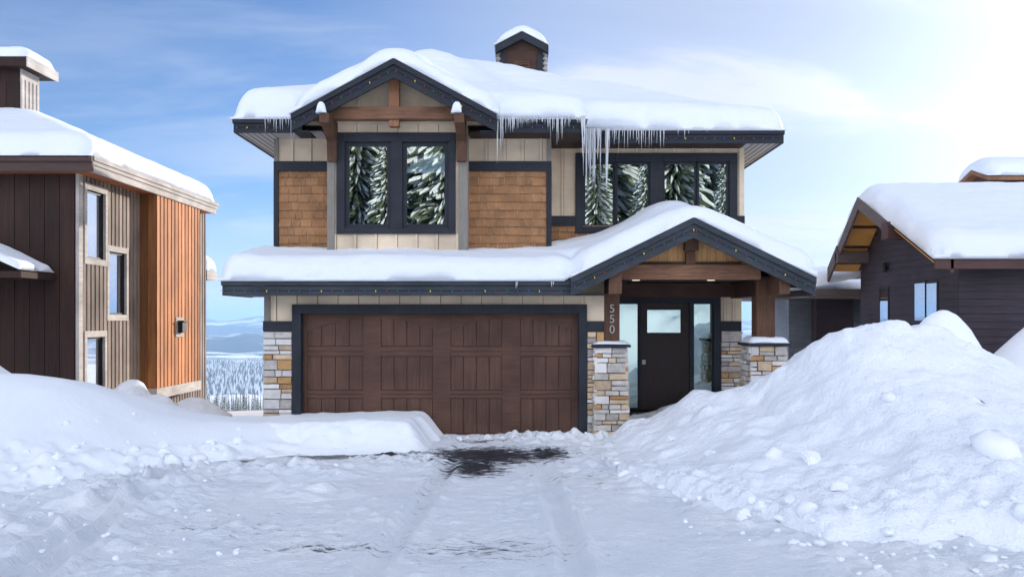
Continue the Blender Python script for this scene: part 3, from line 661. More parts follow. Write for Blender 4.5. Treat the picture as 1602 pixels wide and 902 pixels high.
LC, GC = 'short icicle on the upper eave above the wide window', 'icicles above the wide window'
x = 1.62
while x < 2.75:
    icicle(x, 15.85, 5.71, random.uniform(.12,.42)*(1.25-.35*(x-1.6)), random.uniform(.008,.015), LC, GC); x += random.uniform(.03, .07)
for x, l in ((3.0,.12),(3.12,.2),(3.2,.1),(3.55,.06)): icicle(x, 15.85, 5.71, l, .01, LC, GC)
LD, GD = 'small icicle on the upper eave left of the front gable', 'icicles left of the front gable'
x = -4.6
while x < -4.06:
    icicle(x, 14.95, 5.72, random.uniform(.12,.3)+(.25 if abs(x+4.12) < .06 else 0), random.uniform(.008,.014), LD, GD); x += random.uniform(.035, .07)
for x, l in ((-.08,.12),(-.06,.08),(.52,.1),(.55,.06)): icicle(x, 14.055, 2.72, l, .012, 'tiny icicle on the garage eave near the porch gable', 'icicles on the garage eave')

# --- strings of coloured bulbs
bulb_me = {}
for nm in ('red','yellow','green','blue','purple'):
    mb = MB(); mb.tube([(0,0,.012),(0,-.006,.0),(0,-.008,-.02),(0,-.006,-.04),(0,0,-.05)], [.008,.012,.014,.011,.003], 7)
    mb.v = [(a*.62, b*.62, c*.62) for a, b, c in mb.v]; bulb_me[nm] = new_mesh('bulb', mb.v, mb.f, smooth=True); bulb_me[nm].materials.append(M['bulb_'+nm])
SEQ = ('red','green','purple','blue','yellow')
def light_string(pts, label, step=.185, start=0):
    P = [Vector(p) for p in pts]; mb = MB(); mb.tube([tuple(p) for p in P], .004, 5)
    o = thing('light_string', tuple(P[0]), label, 'string lights', 'strings of coloured lights along the eaves')
    obj('wire', mb, M['black'], o); k = start; 
    for a, b_ in zip(P, P[1:]):
        L_ = (b_-a).length; t = .05
        while t < L_:
            p = a+(b_-a)*(t/L_)
            c = bpy.data.objects.new('bulb', bulb_me[SEQ[k % 5]]); COL.objects.link(c); c.parent = o; c.location = p-P[0]; c.rotation_euler = (random.uniform(-.3,.3), random.uniform(-.4,.4), 0); k += 1; t += step
light_string([(-5.10, 14.095, 2.575), (.84, 14.095, 2.575)], 'string of coloured bulbs along the eave above the garage door')
light_string([(.86, 13.985, 2.62), (2.91, 13.985, 3.60), (4.95, 13.985, 2.60)], 'string of coloured bulbs along the porch gable boards', start=2)
light_string([(-3.99, 14.485, 5.50), (-2.22, 14.485, 6.44), (-.45, 14.485, 5.50)], 'string of coloured bulbs along the front gable boards', start=1)
light_string([(-5.17, 14.985, 5.55), (-4.04, 14.985, 5.55)], 'short string of coloured bulbs on the upper eave left of the front gable', start=3)
light_string([(-.40, 14.985, 5.55), (1.14, 14.985, 5.55)], 'string of coloured bulbs behind the icicle row right of the front gable', start=4)
light_string([(1.25, 15.885, 5.55), (5.0, 15.885, 5.55)], 'string of coloured bulbs on the upper eave above the wide window', start=4)

# ================================================================== LEFT NEIGHBOUR
LX, LY = -8.85, 16.6
HL = thing('house', (-12.5, 20, 0), 'dark brown board-clad house with sunlit orange side bay at the left edge', 'house')
def boards_y(mb, x0, x1, z0, z1, y, w, mats=1, gap=.012, t=.03):
    x = x0
    while x < x1-.01:
        xe = min(x+w, x1); mb.tint = random.uniform(.72, 1.25); mb.box(x+gap/2, xe-gap/2, y-t, y+.01, z0, z1); x = xe
    mb.tint = 1.0
def boards_x(mb, y0, y1, z0, z1, x, w, gap=.02, t=.03, skip=()):
    y = y0
    while y < y1-.01:
        ye = min(y+w, y1); segs = [(z0, z1)]
        for h in skip:
            if h[0] < ye-.01 and h[1] > y+.01:
                ns = []
                for p, q_ in segs:
                    if h[2] > p: ns.append((p, min(q_, h[2])))
                    if h[3] < q_: ns.append((max(p, h[3]), q_))
                segs = ns
        mb.tint = random.uniform(.75, 1.22)
        for p, q_ in segs:
            if q_-p > .02: mb.box(x-.01, x+t, y+gap/2, ye-gap/2, p, q_)
        y = ye
    mb.tint = 1.0
def py(px, x): return x*F/(px-CX)
mb = MB(); mb.box(-17, LX, LY, LY+.15, -.5, 5.15); boards_y(mb, -17, LX+.02, -.5, 5.1, LY, .30); obj('wall', mb, M['lh_dark'], HL)
LW = []
for a, b_, t, bt in ((133,162,300,405), (168,195,395,492), (133,161,527,613)):
    ya, yb = py(a, LX), py(b_, LX); ym = (ya+yb)/2; LW.append((ya, yb, Z(bt, ym), Z(t, ym)))
mb = MB(); mb.tint = .18; mb.wallx(LY+.15, 23.3, -1.0, 5.15, LX-.015, -.15, LW)
mb.tint = 1.0; boards_x(mb, LY+.10, 23.3, -1.0, 5.1, LX-.012, .17, gap=.062, t=.045, skip=[(w[0]-.06, w[1]+.06, w[2]-.1, w[3]+.1) for w in LW]); obj('side_wall', mb, M['lh_grey'], HL)
mb = MB(); mb.box(LX-.02, LX+.045, LY-.045, LY+.10, -.5, 5.1); obj('corner_board', mb, M['lh_greyx'], HL)
mb = MB(); mb.box(-17, -9, 23.3, 23.45, -1, 5.2); mb.box(-13, -12.9, 16.75, 23.3, -1, 5.2); obj('back_wall', mb, M['lh_dark'], HL)
for w in LW:
    mb = MB(); o_ = (w[0]-.09, w[1]+.09, w[2]-.13, w[3]+.13)
    mb.wallx(o_[0], o_[1], o_[2], o_[3], LX+.05, -.06, [w]); wn = obj('window', mb, M['lh_greyx'], HL, bevel=.004)
    mb = MB(); mb.wallx(w[0], w[1], w[2], w[3], LX-.02, -.05, [(w[0]+.04, w[1]-.04, w[2]+.04, w[3]-.04)]); obj('sash', mb, M['black'], wn)
    mb = MB(); mb.box(LX-.06, LX-.05, w[0]+.03, w[1]-.03, w[2]+.03, w[3]-.03); obj('pane', mb, M['glass_side'], wn)
# orange bay
OY0, OY1, OX, OZ0 = 19.24, 21.85, -8.44, .46
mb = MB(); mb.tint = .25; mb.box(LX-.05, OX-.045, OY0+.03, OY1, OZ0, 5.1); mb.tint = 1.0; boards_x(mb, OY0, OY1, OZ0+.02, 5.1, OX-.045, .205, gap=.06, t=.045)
n0_ = len(mb.t); boards_y(mb, LX, OX, OZ0+.02, 5.1, OY0+.03, .2, gap=.01); mb.t[n0_:] = [q_*.55 for q_ in mb.t[n0_:]]; ob = obj('side_bay', mb, M['lh_orange'], HL)  # bay front boards darkened: shade put into their colour
mb = MB(); mb.box(OX-.06, OX+.02, OY0-.02, OY1+.02, OZ0-.22, OZ0+.02); mb.box(LX, OX-.06, OY0-.02, OY0+.04, OZ0-.22, OZ0+.018); obj('base_trim', mb, M['lh_greyx'], ob)
mb = MB(); ym = py(280, OX); zm = Z(510, ym); mb.box(OX, OX+.025, ym-.22, ym+.22, zm-.26, zm+.22); lm = obj('wall_lamp', mb, M['lh_greyx'], HL)
mb = MB(); mb.box(OX+.025, OX+.14, ym-.13, ym+.13, zm-.16, zm+.12); mb.box(OX+.025, OX+.18, ym-.15, ym+.15, zm+.10, zm+.14); obj('lamp_shade', mb, M['black'], lm, bevel=.01)
# roof
RLH = (-17, -8.4, 16.2, 22.9)
def zroof_lh(x, y): return 5.25 + .43*np.minimum(np.minimum(RLH[1]-x, y-RLH[2]), RLH[3]-y)
roof_slab('roof', [RLH], zroof_lh, HL, M['lh_dark'], h=.25)
mb = MB(); mb.box(-17, -8.36, 16.2, 16.25, 4.97, 5.16); mb.box(-17, -8.36, 16.17, 16.25, 5.162, 5.27); obj('fascia', mb, M['lh_fascia'], HL)
mb = MB(); mb.box(-8.44, -8.4, 16.25, 22.9, 4.97, 5.11); mb.box(-8.44, -8.37, 16.25, 22.93, 5.112, 5.19); mb.box(-8.44, -8.34, 16.25, 22.95, 5.192, 5.27); obj('fascia', mb, M['lh_greyx'], HL)
mb = MB(); mb.box(-17, -8.44, 16.25, 22.9, 4.985, 5.0); obj('soffit', mb, M['lh_soffit'], HL)
s_ = roof_snow('roof_snow', [RLH], zroof_lh, .42, h=.07, sig=.2, r=.40, over=.03, seed=41); tag(s_, 'sunlit snow blanket on the roof of the dark house at the left edge', 'snow')
# lower rear wing
mb = MB(); mb.box(-15, -9.12, 23.46, 24.02, -1.5, 3.2); boards_x(mb, 23.46, 24.02, -1.5, 3.2, -9.12, .17, gap=.03); obj('rear_wing', mb, M['lh_grey'], HL)
RLW = (-15, -8.86, 23.46, 24.2)
mb = MB(); mb.box(-15, -8.9, 23.46, 24.1, 3.2, 3.45); mb.box(-8.9, -8.86, 23.46, 24.2, 3.2, 3.46); obj('wing_roof', mb, M['lh_greyx'], HL)
s_ = roof_snow('roof_snow', [RLW], lambda x, y: 3.47+.3*(-8.86-x).clip(0, 2), .42, h=.08, sig=.15, r=.35, over=.02, seed=43); tag(s_, 'snow on the low rear wing roof of the dark house at the left edge', 'snow')
# entry canopy at left edge
mb = MB(); mb.box(-12.5, X(33,15.4), 15.4, LY-.03, 2.86, 2.98); obj('canopy', mb, M['lh_dark'], HL)
s_ = roof_snow('roof_snow', [(-12.5, X(33,15.4), 15.4, LY-.04)], lambda x, y: 2.985+.45*(X(33,15.4)-x).clip(0, 1.2), .12, h=.04, sig=.1, r=.16, over=.0, seed=44); tag(s_, 'small sloping snow patch on the entry canopy at the left edge', 'snow')
# chimney
mb = MB(); CXr, CYf = X(33,19.4), 19.4
mb.box(-13.2, CXr, CYf, 20.1, 6.4, 8.0); boards_y(mb, -13.2, CXr, 6.4, 7.62, CYf, .4); lc = obj('chimney', mb, M['lh_dark'], HL)
mb = MB(); mb.box(CXr-.01, CXr+.02, CYf-.02, 20.1, 6.4, 8.0); 
for k in range(5): mb.box(CXr+.02, CXr+.04, CYf-.02+.15*k, CYf+.03+.15*k, 6.4, 7.7)
obj('corner_trim', mb, M['lh_greyx'], lc)
mb = MB(); mb.box(-13.5, CXr+.28, 19.15, 20.4, 7.92, 8.12); obj('chimney_cap', mb, [M['lh_dark']], lc)
mb = MB(); mb.box(CXr+.281, CXr+.31, 19.13, 20.42, 7.9, 8.13); obj('cap_fascia', mb, M['lh_greyx'], lc)
s_ = roof_snow('roof_snow', [(-13.5, CXr+.3, 19.13, 20.42)], lambda x, y: 0*x+8.13, .3, h=.05, sig=.1, r=.3, over=.0, seed=45); tag(s_, 'snow slab on the square chimney of the dark house at the left edge', 'snow')

# ================================================================== RIGHT NEIGHBOUR
RX, RY = 9.3, 17.65
HR = thing('house', (13, 21, 0), 'single-storey dark plank house with amber gable soffit, behind the big snow pile on the right', 'house')
RRH = (8.55, 18.0, 17.2, 22.95)
def zroof_r(x, y): return np.where(y < 21, 5.17-.48*(21.0-y), 5.17-.86*(y-21.0))
mb = MB(); mb.box(RX, 18, RY, RY+.15, -1, 3.45)
for k in range(28): mb.box(RX-.004, 18, RY-.012, RY+.004, -1+k*.16, -1+k*.16+.146)
obj('wall', mb, M['rh'], HR)
RWN = []
for a, b_, t, bt in ((1378,1390.5,452,503), (1432,1449,443,501), (1450.5,1467,443,501)):
    yb, ya = py(a, RX), py(b_, RX); ym = (ya+yb)/2; RWN.append((ya, yb, Z(bt, ym), Z(t, ym)))
mb = MB(); mb.wallx(RY+.15, 22.6, -1, 3.45, RX, .15, RWN); mb.prismx([(RY+.15, 3.45), (22.6, 3.45), (21.0, 5.0)], RX, RX+.15)
for k in range(40):
    z0, z1 = -1+k*.16, -1+k*.16+.148; lim = min(21-RY, (5.05-z1)/.48); lim2 = (5.05-z1)/.86
    if lim < .1: continue
    ya, yb = max(RY, 21-lim), min(22.6, 21+lim2); ys_ = [ya]
    cuts = sorted([(w[0]-.03, w[1]+.03) for w in RWN if w[2] < z1 and w[3] > z0])
    for c0, c1 in cuts:
        if c0 > ys_[-1]+.01: mb.box(RX-.012, RX+.004, ys_[-1], c0, z0, z1)
        ys_.append(max(c1, ys_[-1]))
    if yb > ys_[-1]: mb.box(RX-.012, RX+.004, ys_[-1], yb, z0, z1)
obj('gable_wall', mb, M['rh'], HR)
mb = MB(); mb.box(RX, 18, 22.6, 22.75, -1, 3.4); mb.box(12, 12.1, 17.8, 22.6, -1, 4.4); obj('back_wall', mb, M['rh'], HR)
for w in RWN:
    mb = MB(); mb.wallx(w[0]-.05, w[1]+.05, w[2]-.05, w[3]+.05, RX-.03, .06, [w]); wn = obj('window', mb, M['black'], HR)
    mb = MB(); mb.box(RX-.024, RX-.014, w[0]-.01, w[1]+.01, w[2]-.01, w[3]+.01); obj('pane', mb, M['glass_side'], wn)
roof_slab('roof', [RRH], zroof_r, HR, M['rh_fascia'], h=.3)
mb = MB(); zf = float(zroof_r(0, 17.2)); mb.box(8.57, 18, 17.2, 17.25, zf-.22, zf-.01); obj('fascia', mb, M['rh_fascia'], HR, bevel=.004)
def barge_x(name, y0, y1, x0, dep, mat):
    mb = MB(); z = lambda y: float(zroof_r(0, y)); mb.prismx([(y0, z(y0)-.0), (y1, z(y1)-.0), (y1, z(y1)-dep), (y0, z(y0)-dep)], x0, x0+.06); return obj(name, mb, mat, HR)
barge_x('barge_board', 17.2, 19.4, 8.9, .30, M['rh_fascia']); barge_x('barge_board', 19.3, 21.0, 8.50, .30, M['rh_grey']); barge_x('barge_board', 21.0, 22.4, 8.50, .34, M['rh_grey']); barge_x('barge_board', 22.3, 22.95, 8.46, .38, M['rh_grey'])
mb = MB(); z = lambda y: float(zroof_r(0, y))
mb.prismx([(21.0, z(21.)-.10), (22.9, z(22.9)-.10), (22.9, z(22.9)-.14), (21.0, z(21.)-.14)], 8.57, RX-.013); mb.prismx([(17.3, z(17.3)-.10), (20.99, z(20.99)-.10), (20.99, z(20.99)-.14), (17.3, z(17.3)-.14)], 8.60, RX-.013); obj('soffit', mb, M['rh_soffit'], HR)
for y in (21.6, 22.15, 22.6):
    mb = MB(); mb.prismx([(y, z(y)-.14), (y+.05, z(y+.05)-.14), (y+.05, z(y+.05)-.17), (y, z(y)-.17)], 8.58, RX-.014); obj('soffit_batten', mb, M['timber_dark'], HR)
mb = MB(); mb.box(8.45, RX, 19.15, 19.5, z(19.3)-.42, z(19.3)-.02); obj('purlin_end', mb, M['rh_fascia'], HR, bevel=.01)
mb = MB(); mb.box(8.46, RX, 22.2, 22.4, z(22.3)-.46, z(22.3)-.17); obj('purlin_end', mb, M['rh_grey'], HR, bevel=.01)
yl = py(1390, RX); zl = Z(418, yl)
mb = MB(); mb.tube([(RX-.1, yl, zl-.12), (RX-.1, yl, zl+.12)], .06, 10); mb.box(RX-.05, RX-.01, yl-.03, yl+.03, zl-.03, zl+.03); obj('wall_lamp', mb, M['black'], HR)
s_ = roof_snow('roof_snow', [RRH], zroof_r, .46, h=.07, sig=.25, r=.5, over=.04, seed=51); tag(s_, 'deep snow on the gable roof of the plank house on the right', 'snow')
# ridge chimney
mb = MB(); CY2 = 21.3; a = X(1527,CY2)+.45
mb.box(a, a+3, CY2, CY2+1.2, 4.8, 5.95); rc = obj('chimney', mb, M['rh_fascia'], HR)
mb = MB(); mb.prismx([(CY2-.15, 5.72), (CY2+.6, 6.0), (CY2+1.4, 5.72), (CY2+1.4, 5.62), (CY2+.6, 5.9), (CY2-.15, 5.62)], a-.25, a+3.2); obj('chimney_cap', mb, M['timber_light'], rc)
s_ = roof_snow('roof_snow', [(a-.27, a+3.2, CY2-.18, CY2+1.4)], lambda x, y: 6.01-.36*np.abs(y-CY2-.6), .36, h=.05, sig=.15, r=.4, over=.0, seed=52); tag(s_, 'snow cap on the long ridge chimney of the plank house on the right', 'snow')
# low wing behind
mb = MB(); mb.box(X(1234,25.2), 12.5, 25.2, 29, -2, 2.75)
for k in range(29): mb.box(X(1234,25.2)-.004, 12.5, 25.188, 25.204, -2+k*.16, -2+k*.16+.146)
obj('rear_wing', mb, M['rh_blue'], HR)
mb = MB(); mb.box(X(1277,24.75), RX+.6, 24.75, 25.15, -2, 2.68)
for k in range(29): mb.box(X(1277,24.75)-.004, RX+.6, 24.738, 24.754, -2+k*.16, -2+k*.16+.146)
obj('rear_wing', mb, M['rh'], HR)
mb = MB(); mb.box(7.95, RX+.7, 22.99, 24.62, 2.69, 2.92); obj('wing_roof', mb, M['rh_grey'], HR)
s_ = roof_snow('roof_snow', [(7.95, RX+.7, 22.99, 24.62)], lambda x, y: 2.925+.22*(x-7.95).clip(0, 1.5), .40, h=.06, sig=.2, r=.4, over=.02, seed=54); tag(s_, 'snow hump tucked under the amber gable soffit of the plank house', 'snow')
RWG = (7.0, 12.5, 24.7, 29.3)
mb = MB(); mb.box(7.0, 12.5, 24.7, 29.3, 2.70, 2.78); mb.box(6.98, 12.5, 24.66, 24.7, 2.66, 2.93); mb.box(6.96, 7.0, 24.7, 29.3, 2.66, 2.93); obj('wing_roof', mb, M['rh_grey'], HR)
s_ = roof_snow('roof_snow', [RWG], lambda x, y: 2.94+.28*(np.minimum(y-24.7, x-7.0)).clip(0, 1.5), .40, h=.08, sig=.2, r=.4, over=.02, seed=53); tag(s_, 'snow on the low grey wing behind the porch, beside the plank house', 'snow')

# ================================================================== GROUND
def zfar(x, y):
    r = np.hypot(x, y); ang = np.abs(np.arctan2(x, y))
    front = ss(1.75, 1.35, ang)
    k = np.array([0, 23, 31, 60, 110, 200, 400, 900, 1700, 2600, 3500, 4200, 6000, 40000.]); zk = np.array([0, -.25, -3.0, -10, -19, -33, -60, -105, -146, -160, -171, -225, -262, -300.])
    zz = np.interp(r, k, zk) + np.where(r > 60, fbm(x/260., y/260., 3, 4)*np.clip((r-60)/900, 0, 1)*16, 0)
    back = (np.clip((-y-12)*.10, 0, 14) + (2.5+.5*fbm(x/1.6, y/1.6, 9, 5)+.35*lumps(x*.9, y*.9, 8, .45, .6))*ss(-5.5, -9.5, y))*(1-front) + fbm(x/9., y/9., 5, 3)*.5*ss(-6, -14, y)
    return zz*front*(y > 0) + back - .06
mb = None
th = np.linspace(-math.pi, math.pi, 361)
rr_ = np.concatenate([np.linspace(0.5, 60, 70), np.geomspace(61, 42000, 150)])
tt, rg = np.meshgrid(th, rr_, indexing='ij'); gx = rg*np.sin(tt); gy = rg*np.cos(tt)
V = np.stack([gx, gy, zfar(gx, gy)], -1).reshape(-1, 3); I = np.arange(gx.size).reshape(gx.shape)
Fq = np.stack([I[:-1,:-1], I[:-1,1:], I[1:,1:], I[1:,:-1]], -1).reshape(-1, 4)
m, nt, b = nodes('valley_ground'); L = nt.links.new
tc = N(nt, 'ShaderNodeTexCoord'); ge = N(nt, 'ShaderNodeNewGeometry')
n1 = N(nt, 'ShaderNodeTexNoise', Scale=.0022, Detail=7, Roughness=.6); L(ge.outputs['Position'], n1.inputs['Vector'])
ln = N(nt, 'ShaderNodeVectorMath', operation='LENGTH'); L(ge.outputs['Position'], ln.inputs[0])
r1 = N(nt, 'ShaderNodeMapRange'); r1.inputs[1].default_value = .46; r1.inputs[2].default_value = .54; L(n1.outputs['Fac'], r1.inputs[0])
r2 = N(nt, 'ShaderNodeMapRange'); r2.inputs[1].default_value = 4600; r2.inputs[2].default_value = 5600; L(ln.outputs['Value'], r2.inputs[0])
mu = N(nt, 'ShaderNodeMath', operation='MULTIPLY'); L(r1.outputs[0], mu.inputs[0]); L(r2.outputs[0], mu.inputs[1])
mx = N(nt, 'ShaderNodeMix', data_type='RGBA'); mx.inputs[6].default_value = (.86,.89,.93,1); mx.inputs[7].default_value = (.10,.13,.13,1); L(mu.outputs[0], mx.inputs[0]); L(mx.outputs[2], b.inputs['Base Color']); b.inputs['Roughness'].default_value = .8
gnd = struct(grid_obj('snowy_ground', V, Fq, m))
# far mountains
def mount(name, r0, r1, c0, base, seed, amp, fs):
    th = np.radians(np.linspace(-48, 48, 420)); rr = np.linspace(r0, r1, 70); t, r = np.meshgrid(th, rr, indexing='ij'); x = r*np.sin(t); y = r*np.cos(t)
    prof = np.sin(np.pi*np.clip((r-r0)/(r1-r0), 0, 1))**1.2
    ridge = 1-np.abs(fbm(x/fs, y/fs, seed, 6, .55)); crest = .72+.5*fbm(t*9+seed, t*0, seed+2, 4)
    z = base + (c0-base)*prof*crest*(.55+.5*ridge) + amp*fbm(x/(fs*.2), y/(fs*.2), seed+4, 4)*prof
    V = np.stack([x, y, z], -1).reshape(-1, 3); I = np.arange(x.size).reshape(x.shape); return struct(grid_obj(name, V, np.stack([I[:-1,:-1], I[:-1,1:], I[1:,1:], I[1:,:-1]], -1).reshape(-1, 4), M['mount']))
m, nt, b = nodes('mountain_snow_and_forest'); L = nt.links.new; M['mount'] = m
ge = N(nt, 'ShaderNodeNewGeometry'); n1 = N(nt, 'ShaderNodeTexNoise', Scale=.0011, Detail=8, Roughness=.62); mp = N(nt, 'ShaderNodeMapping', Scale=(1,.55,1.6)); L(ge.outputs['Position'], mp.inputs['Vector']); L(mp.outputs[0], n1.inputs['Vector'])
r1 = N(nt, 'ShaderNodeMapRange'); r1.inputs[1].default_value = .49; r1.inputs[2].default_value = .60; L(n1.outputs['Fac'], r1.inputs[0])
mx = N(nt, 'ShaderNodeMix', data_type='RGBA'); mx.inputs[6].default_value = (.05,.07,.075,1); mx.inputs[7].default_value = (.80,.84,.90,1); L(r1.outputs[0], mx.inputs[0]); L(mx.outputs[2], b.inputs['Base Color']); b.inputs['Roughness'].default_value = .9
mount('hills', 6500, 12000, -60, -285, 8, 18, 2600)
mount('mountains', 13000, 24000, 150, -300, 21, 30, 5200)

# ---- driveway: packed, scraped snow
def ell(x, y, cx, cy, ax, ay): return np.clip(1-np.sqrt(((x-cx)/ax)**2+((y-cy)/ay)**2), 0, 1)
def drive_z(x, y):
    z = .03*fbm(x*.5, y*.5, 60, 3)+.035 + .022*fbm(x*2.2, y*2.2, 61, 4) + .010*fbm(x*9, y*9, 74, 3)
    edge = ss(-2.4, -4.6, x+.25*(y-9)+.5*fbm(x*.6, y*.6, 75, 3))          # churned on the left
    edge = np.maximum(edge, ss(.9, 2.2, x-.35*(9-y)))
    z = z + edge*(.09*lumps(x*2.6, y*2.6, 62, .45, .6)*1.5 + .06*lumps(x*6, y*6, 72, .45, .6) + .09*np.abs(fbm(x*2.6, y*2.6, 63, 5)))
    mid = ss(-.05, .30, fbm(x*.7+4, y*.5, 66, 3)); z = z + mid*(.035*lumps(x*5, y*5, 67, .45, .6)*1.4 + .03*np.abs(fbm(x*6, y*6, 68, 4)))
    for cx in (-4.25, -3.9, -1.3, .15):          # tyre tracks
        c = cx+.3*np.sin(y*.22+cx)+(.12*(8.5-y) if cx < -3 else 0); g = np.exp(-((x-c)/.11)**4); z = z*(1-.85*g*ss(12.5, 11, y)) - .012*g*ss(12.5, 11, y) + g*.010*fbm(x*11, y*5, 73, 3)*ss(12.5, 11, y) + .03*np.exp(-((np.abs(x-c)-.17)/.05)**2)*ss(12.5, 11, y)
    z = z + (.13*lumps(x*4, y*4, 64, .45, .75)*1.6 + .10*np.abs(fbm(x*4, y*4, 70, 4)))*ss(13.5, 14.1, y)*ss(14.78, 14.4, y)*ss(-1.3, -.6, x)*(1-.9*ss(.30, .08, np.abs(x+.78)))
    rid = lambda f, k: np.abs(fbm(x*f, y*f, k, 5))
    z = z + .30*ell(x, y, -3.3, 11.2, 1.5, .7)**.8*(.25+rid(2.6, 65)+.5*lumps(x*4, y*4, 76, .45, .6)) + .30*ell(x, y, -4.5, 9.8, 1.1, 1.1)**.8*(.3+rid(2.6, 69)) + .22*ell(x, y, -1.7, 12.0, 1.2, .9)*(.3+rid(3, 71)+.5*lumps(x*4, y*4, 77, .45, .6)) + .2*ell(x, y, -2.6, 9.9, .9, .6)*(.3+rid(3, 78))
    return z
def drive_bare(x, y):
    f = np.zeros_like(x)
    for cx, cy, ax, ay, s in ((-2.7,12.45,.8,.26,.95), (-2.0,12.2,.4,.2,.8), (-.5,12.5,1.0,.8,.92), (-.6,11.5,.5,.7,.72), (.4,12.6,.5,.75,.78), (-3.9,12.0,.5,.2,.7), (-.6,13.9,.6,.25,.6), (-.35,7.4,.9,.4,.44), (-1.8,7.5,.9,.2,.38), (-1.1,9.5,.35,1.9,.32), (.6,10.6,1.1,.9,.3), (-4.2,12.2,1.0,.35,.4), (.3,7.8,1.6,.8,.2), (-3,8.2,1.5,.6,.3), (.3,14.2,1.2,.22,.35)):
        f = np.maximum(f, s*.86*ell(x, y, cx, cy, ax*1.5, ay*1.6)**.7)
    return f+.05+.10*fbm(x*.6, y*.9, 79, 3)
drv = struct(sheet('driveway', -7.5, 4.6, 5.0, 14.75, .035, drive_z, M['drive'], drive_bare))

# ---- snow banks (each a body of its own)
ip = lambda x, a, b_: np.interp(x, a, b_)
def dropoff(h): return np.where(h <= .012, -.25, h)
def big_pile(x, y):
    hx = [1.0, 1.4, 1.83, 2.1, 2.3, 2.5, 2.77, 3.1, 3.45, 3.6, 3.9, 4.1, 4.4, 4.7, 5.2, 5.9, 6.4, 7.0, 9.5, 12]; hh = [-.06, .03, .27, .36, .52, .70, .92, .98, 1.06, 1.2, 1.42, 1.62, 1.86, 1.95, 1.97, 1.88, 1.60, 1.24, .9, .9]
    hc = ip(x, hx, hh); yc = ip(x, [1.0, 2.75, 3.8, 4.5, 5.2, 12], [13.7, 13.1, 12.2, 11.7, 11.5, 11.3]); yf = ip(x, [1.0, 1.3, 1.5, 2.43, 2.8, 5, 12], [13.5, 11.0, 10.2, 8.3, 7.7, 7.15, 6.9])
    yf = yf + .25*fbm(x*1.3, y*.6, 80, 3)
    t = (y-yf)/(yc-yf); f = np.where(t < 1, np.clip(t, 0, 1)**.92, 1-.55*ss(0, 1, (y-yc)/2.2))
    f = np.where(t < 1, f*(1-.16*np.sin(np.pi*np.clip(t, 0, 1))), f)
    h = hc*f
    h = h + .14*ss(.0, .07, t)*ss(.65, .1, t)*ss(.9, 1.4, x)             # plough-cut toe
    body = ss(.0, .12, t)*ss(.05, .25, hc)
    h = h + body*(.13*fbm(x*.8, y*.8, 81, 4) + .09*np.abs(fbm(x*2.0+y*.6, y*1.5, 82, 4)) + .26*lumps(x*1.25, y*1.25, 83, .42, .34)*.55 + .2*lumps(x*2.7, y*2.7, 84, .42, .36)*.45)
    toe = ss(.42, .05, t)*ss(-.08, .04, t)
    h = h + toe*(.12*lumps(x*4.5, y*4.5, 85, .45, .7) + .10*np.abs(fbm(x*5, y*5, 86, 3)))
    crest = np.exp(-((t-1)/.12)**2); h = h + crest*(.12*lumps(x*2.2, y*1.4, 88, .45, .6)+.05*fbm(x*5, y*5, 89, 3))*ss(.2, .6, hc)
    return dropoff(np.where(t < -.08, 0, h))
s_ = sheet('snow_pile', .9, 10.5, 6.4, 16.2, .045, big_pile, M['snow_rough']); tag(s_, 'tallest ploughed snow pile heaped along the right side of the driveway', 'snow pile')
def rear_pile(x, y):
    h = np.maximum(1.74*np.exp(-np.abs((x-7.1)/.85)**2.4-((y-14.3)/.9)**2), 1.84*np.exp(-np.abs((x-5.75)/1.15)**3-((y-14.5)/1.0)**2)) + .85*np.exp(-(((x-8.3)/1.6)**2+((y-14.3)/1.2)**2))
    return dropoff(h*(1+.10*fbm(x*1.2, y*1.2, 90, 4)) + .10*fbm(x*1.5, y*1.5, 91, 5)-.06)
s_ = sheet('snow_pile', 3.6, 11.5, 12.2, 17.4, .06, rear_pile, M['snow']); tag(s_, 'smooth rounded snow hump behind the tallest pile, under the plank house windows', 'snow pile')
def far_pile(x, y):
    h = 2.7*np.exp(-(((x-10.9)/2.5)**2+((y-15.6)/1.4)**2)); return dropoff(h+.05*fbm(x, y, 92, 3)-.05)
s_ = sheet('snow_pile', 8.0, 15.5, 12.4, 17.6, .08, far_pile, M['snow']); tag(s_, 'smooth snow slope at the right edge against the plank house wall', 'snow pile')
def left_bank(x, y):
    hc = ip(x, [-14, -9, -7.6, -6.9, -6.2, -5.67, -4.95, -4.4, -3.4, -2.6], [1.5, 1.34, 1.26, 1.14, .86, .60, .47, .42, .3, .0]); yc = ip(x, [-9, -6.9, -5, -3.9, -2.6], [12.2, 12.6, 13.0, 13.5, 13.8]); yf = ip(x, [-14, -9, -7, -5.7, -4.9, -3.9, -2.6], [6.2, 7.2, 8.6, 10.0, 11.2, 12.3, 12.9])
    yf = yf + .3*fbm(x*.9, y*.4, 95, 3)
    t = (y-yf)/(yc-yf); f = np.where(t < 1, ss(0, 1, t)*.6+.4*np.clip(t, 0, 1), 1-.75*ss(0, 1, (y-yc)/4.0))
    h = hc*f + ss(0, .1, t)*ss(0, .3, hc)*(.05*fbm(x*.7, y*.7, 96, 3))
    rough = ss(.62, .25, t)*ss(-.06, .08, t); h = h + rough*(.30*lumps(x*1.5, y*1.5, 97, .45, .6)*.8 + .16*np.abs(fbm(x*1.6, y*1.6, 94, 5)) + .14*lumps(x*3.7, y*3.7, 98, .45, .6) + .10*np.abs(fbm(x*4, y*4, 99, 4)))
    h = h + .55*np.exp(-(((x+9.1)/.65)**2+((y-13.6)/.7)**2))
    return dropoff(np.where(t < -.08, 0, h))
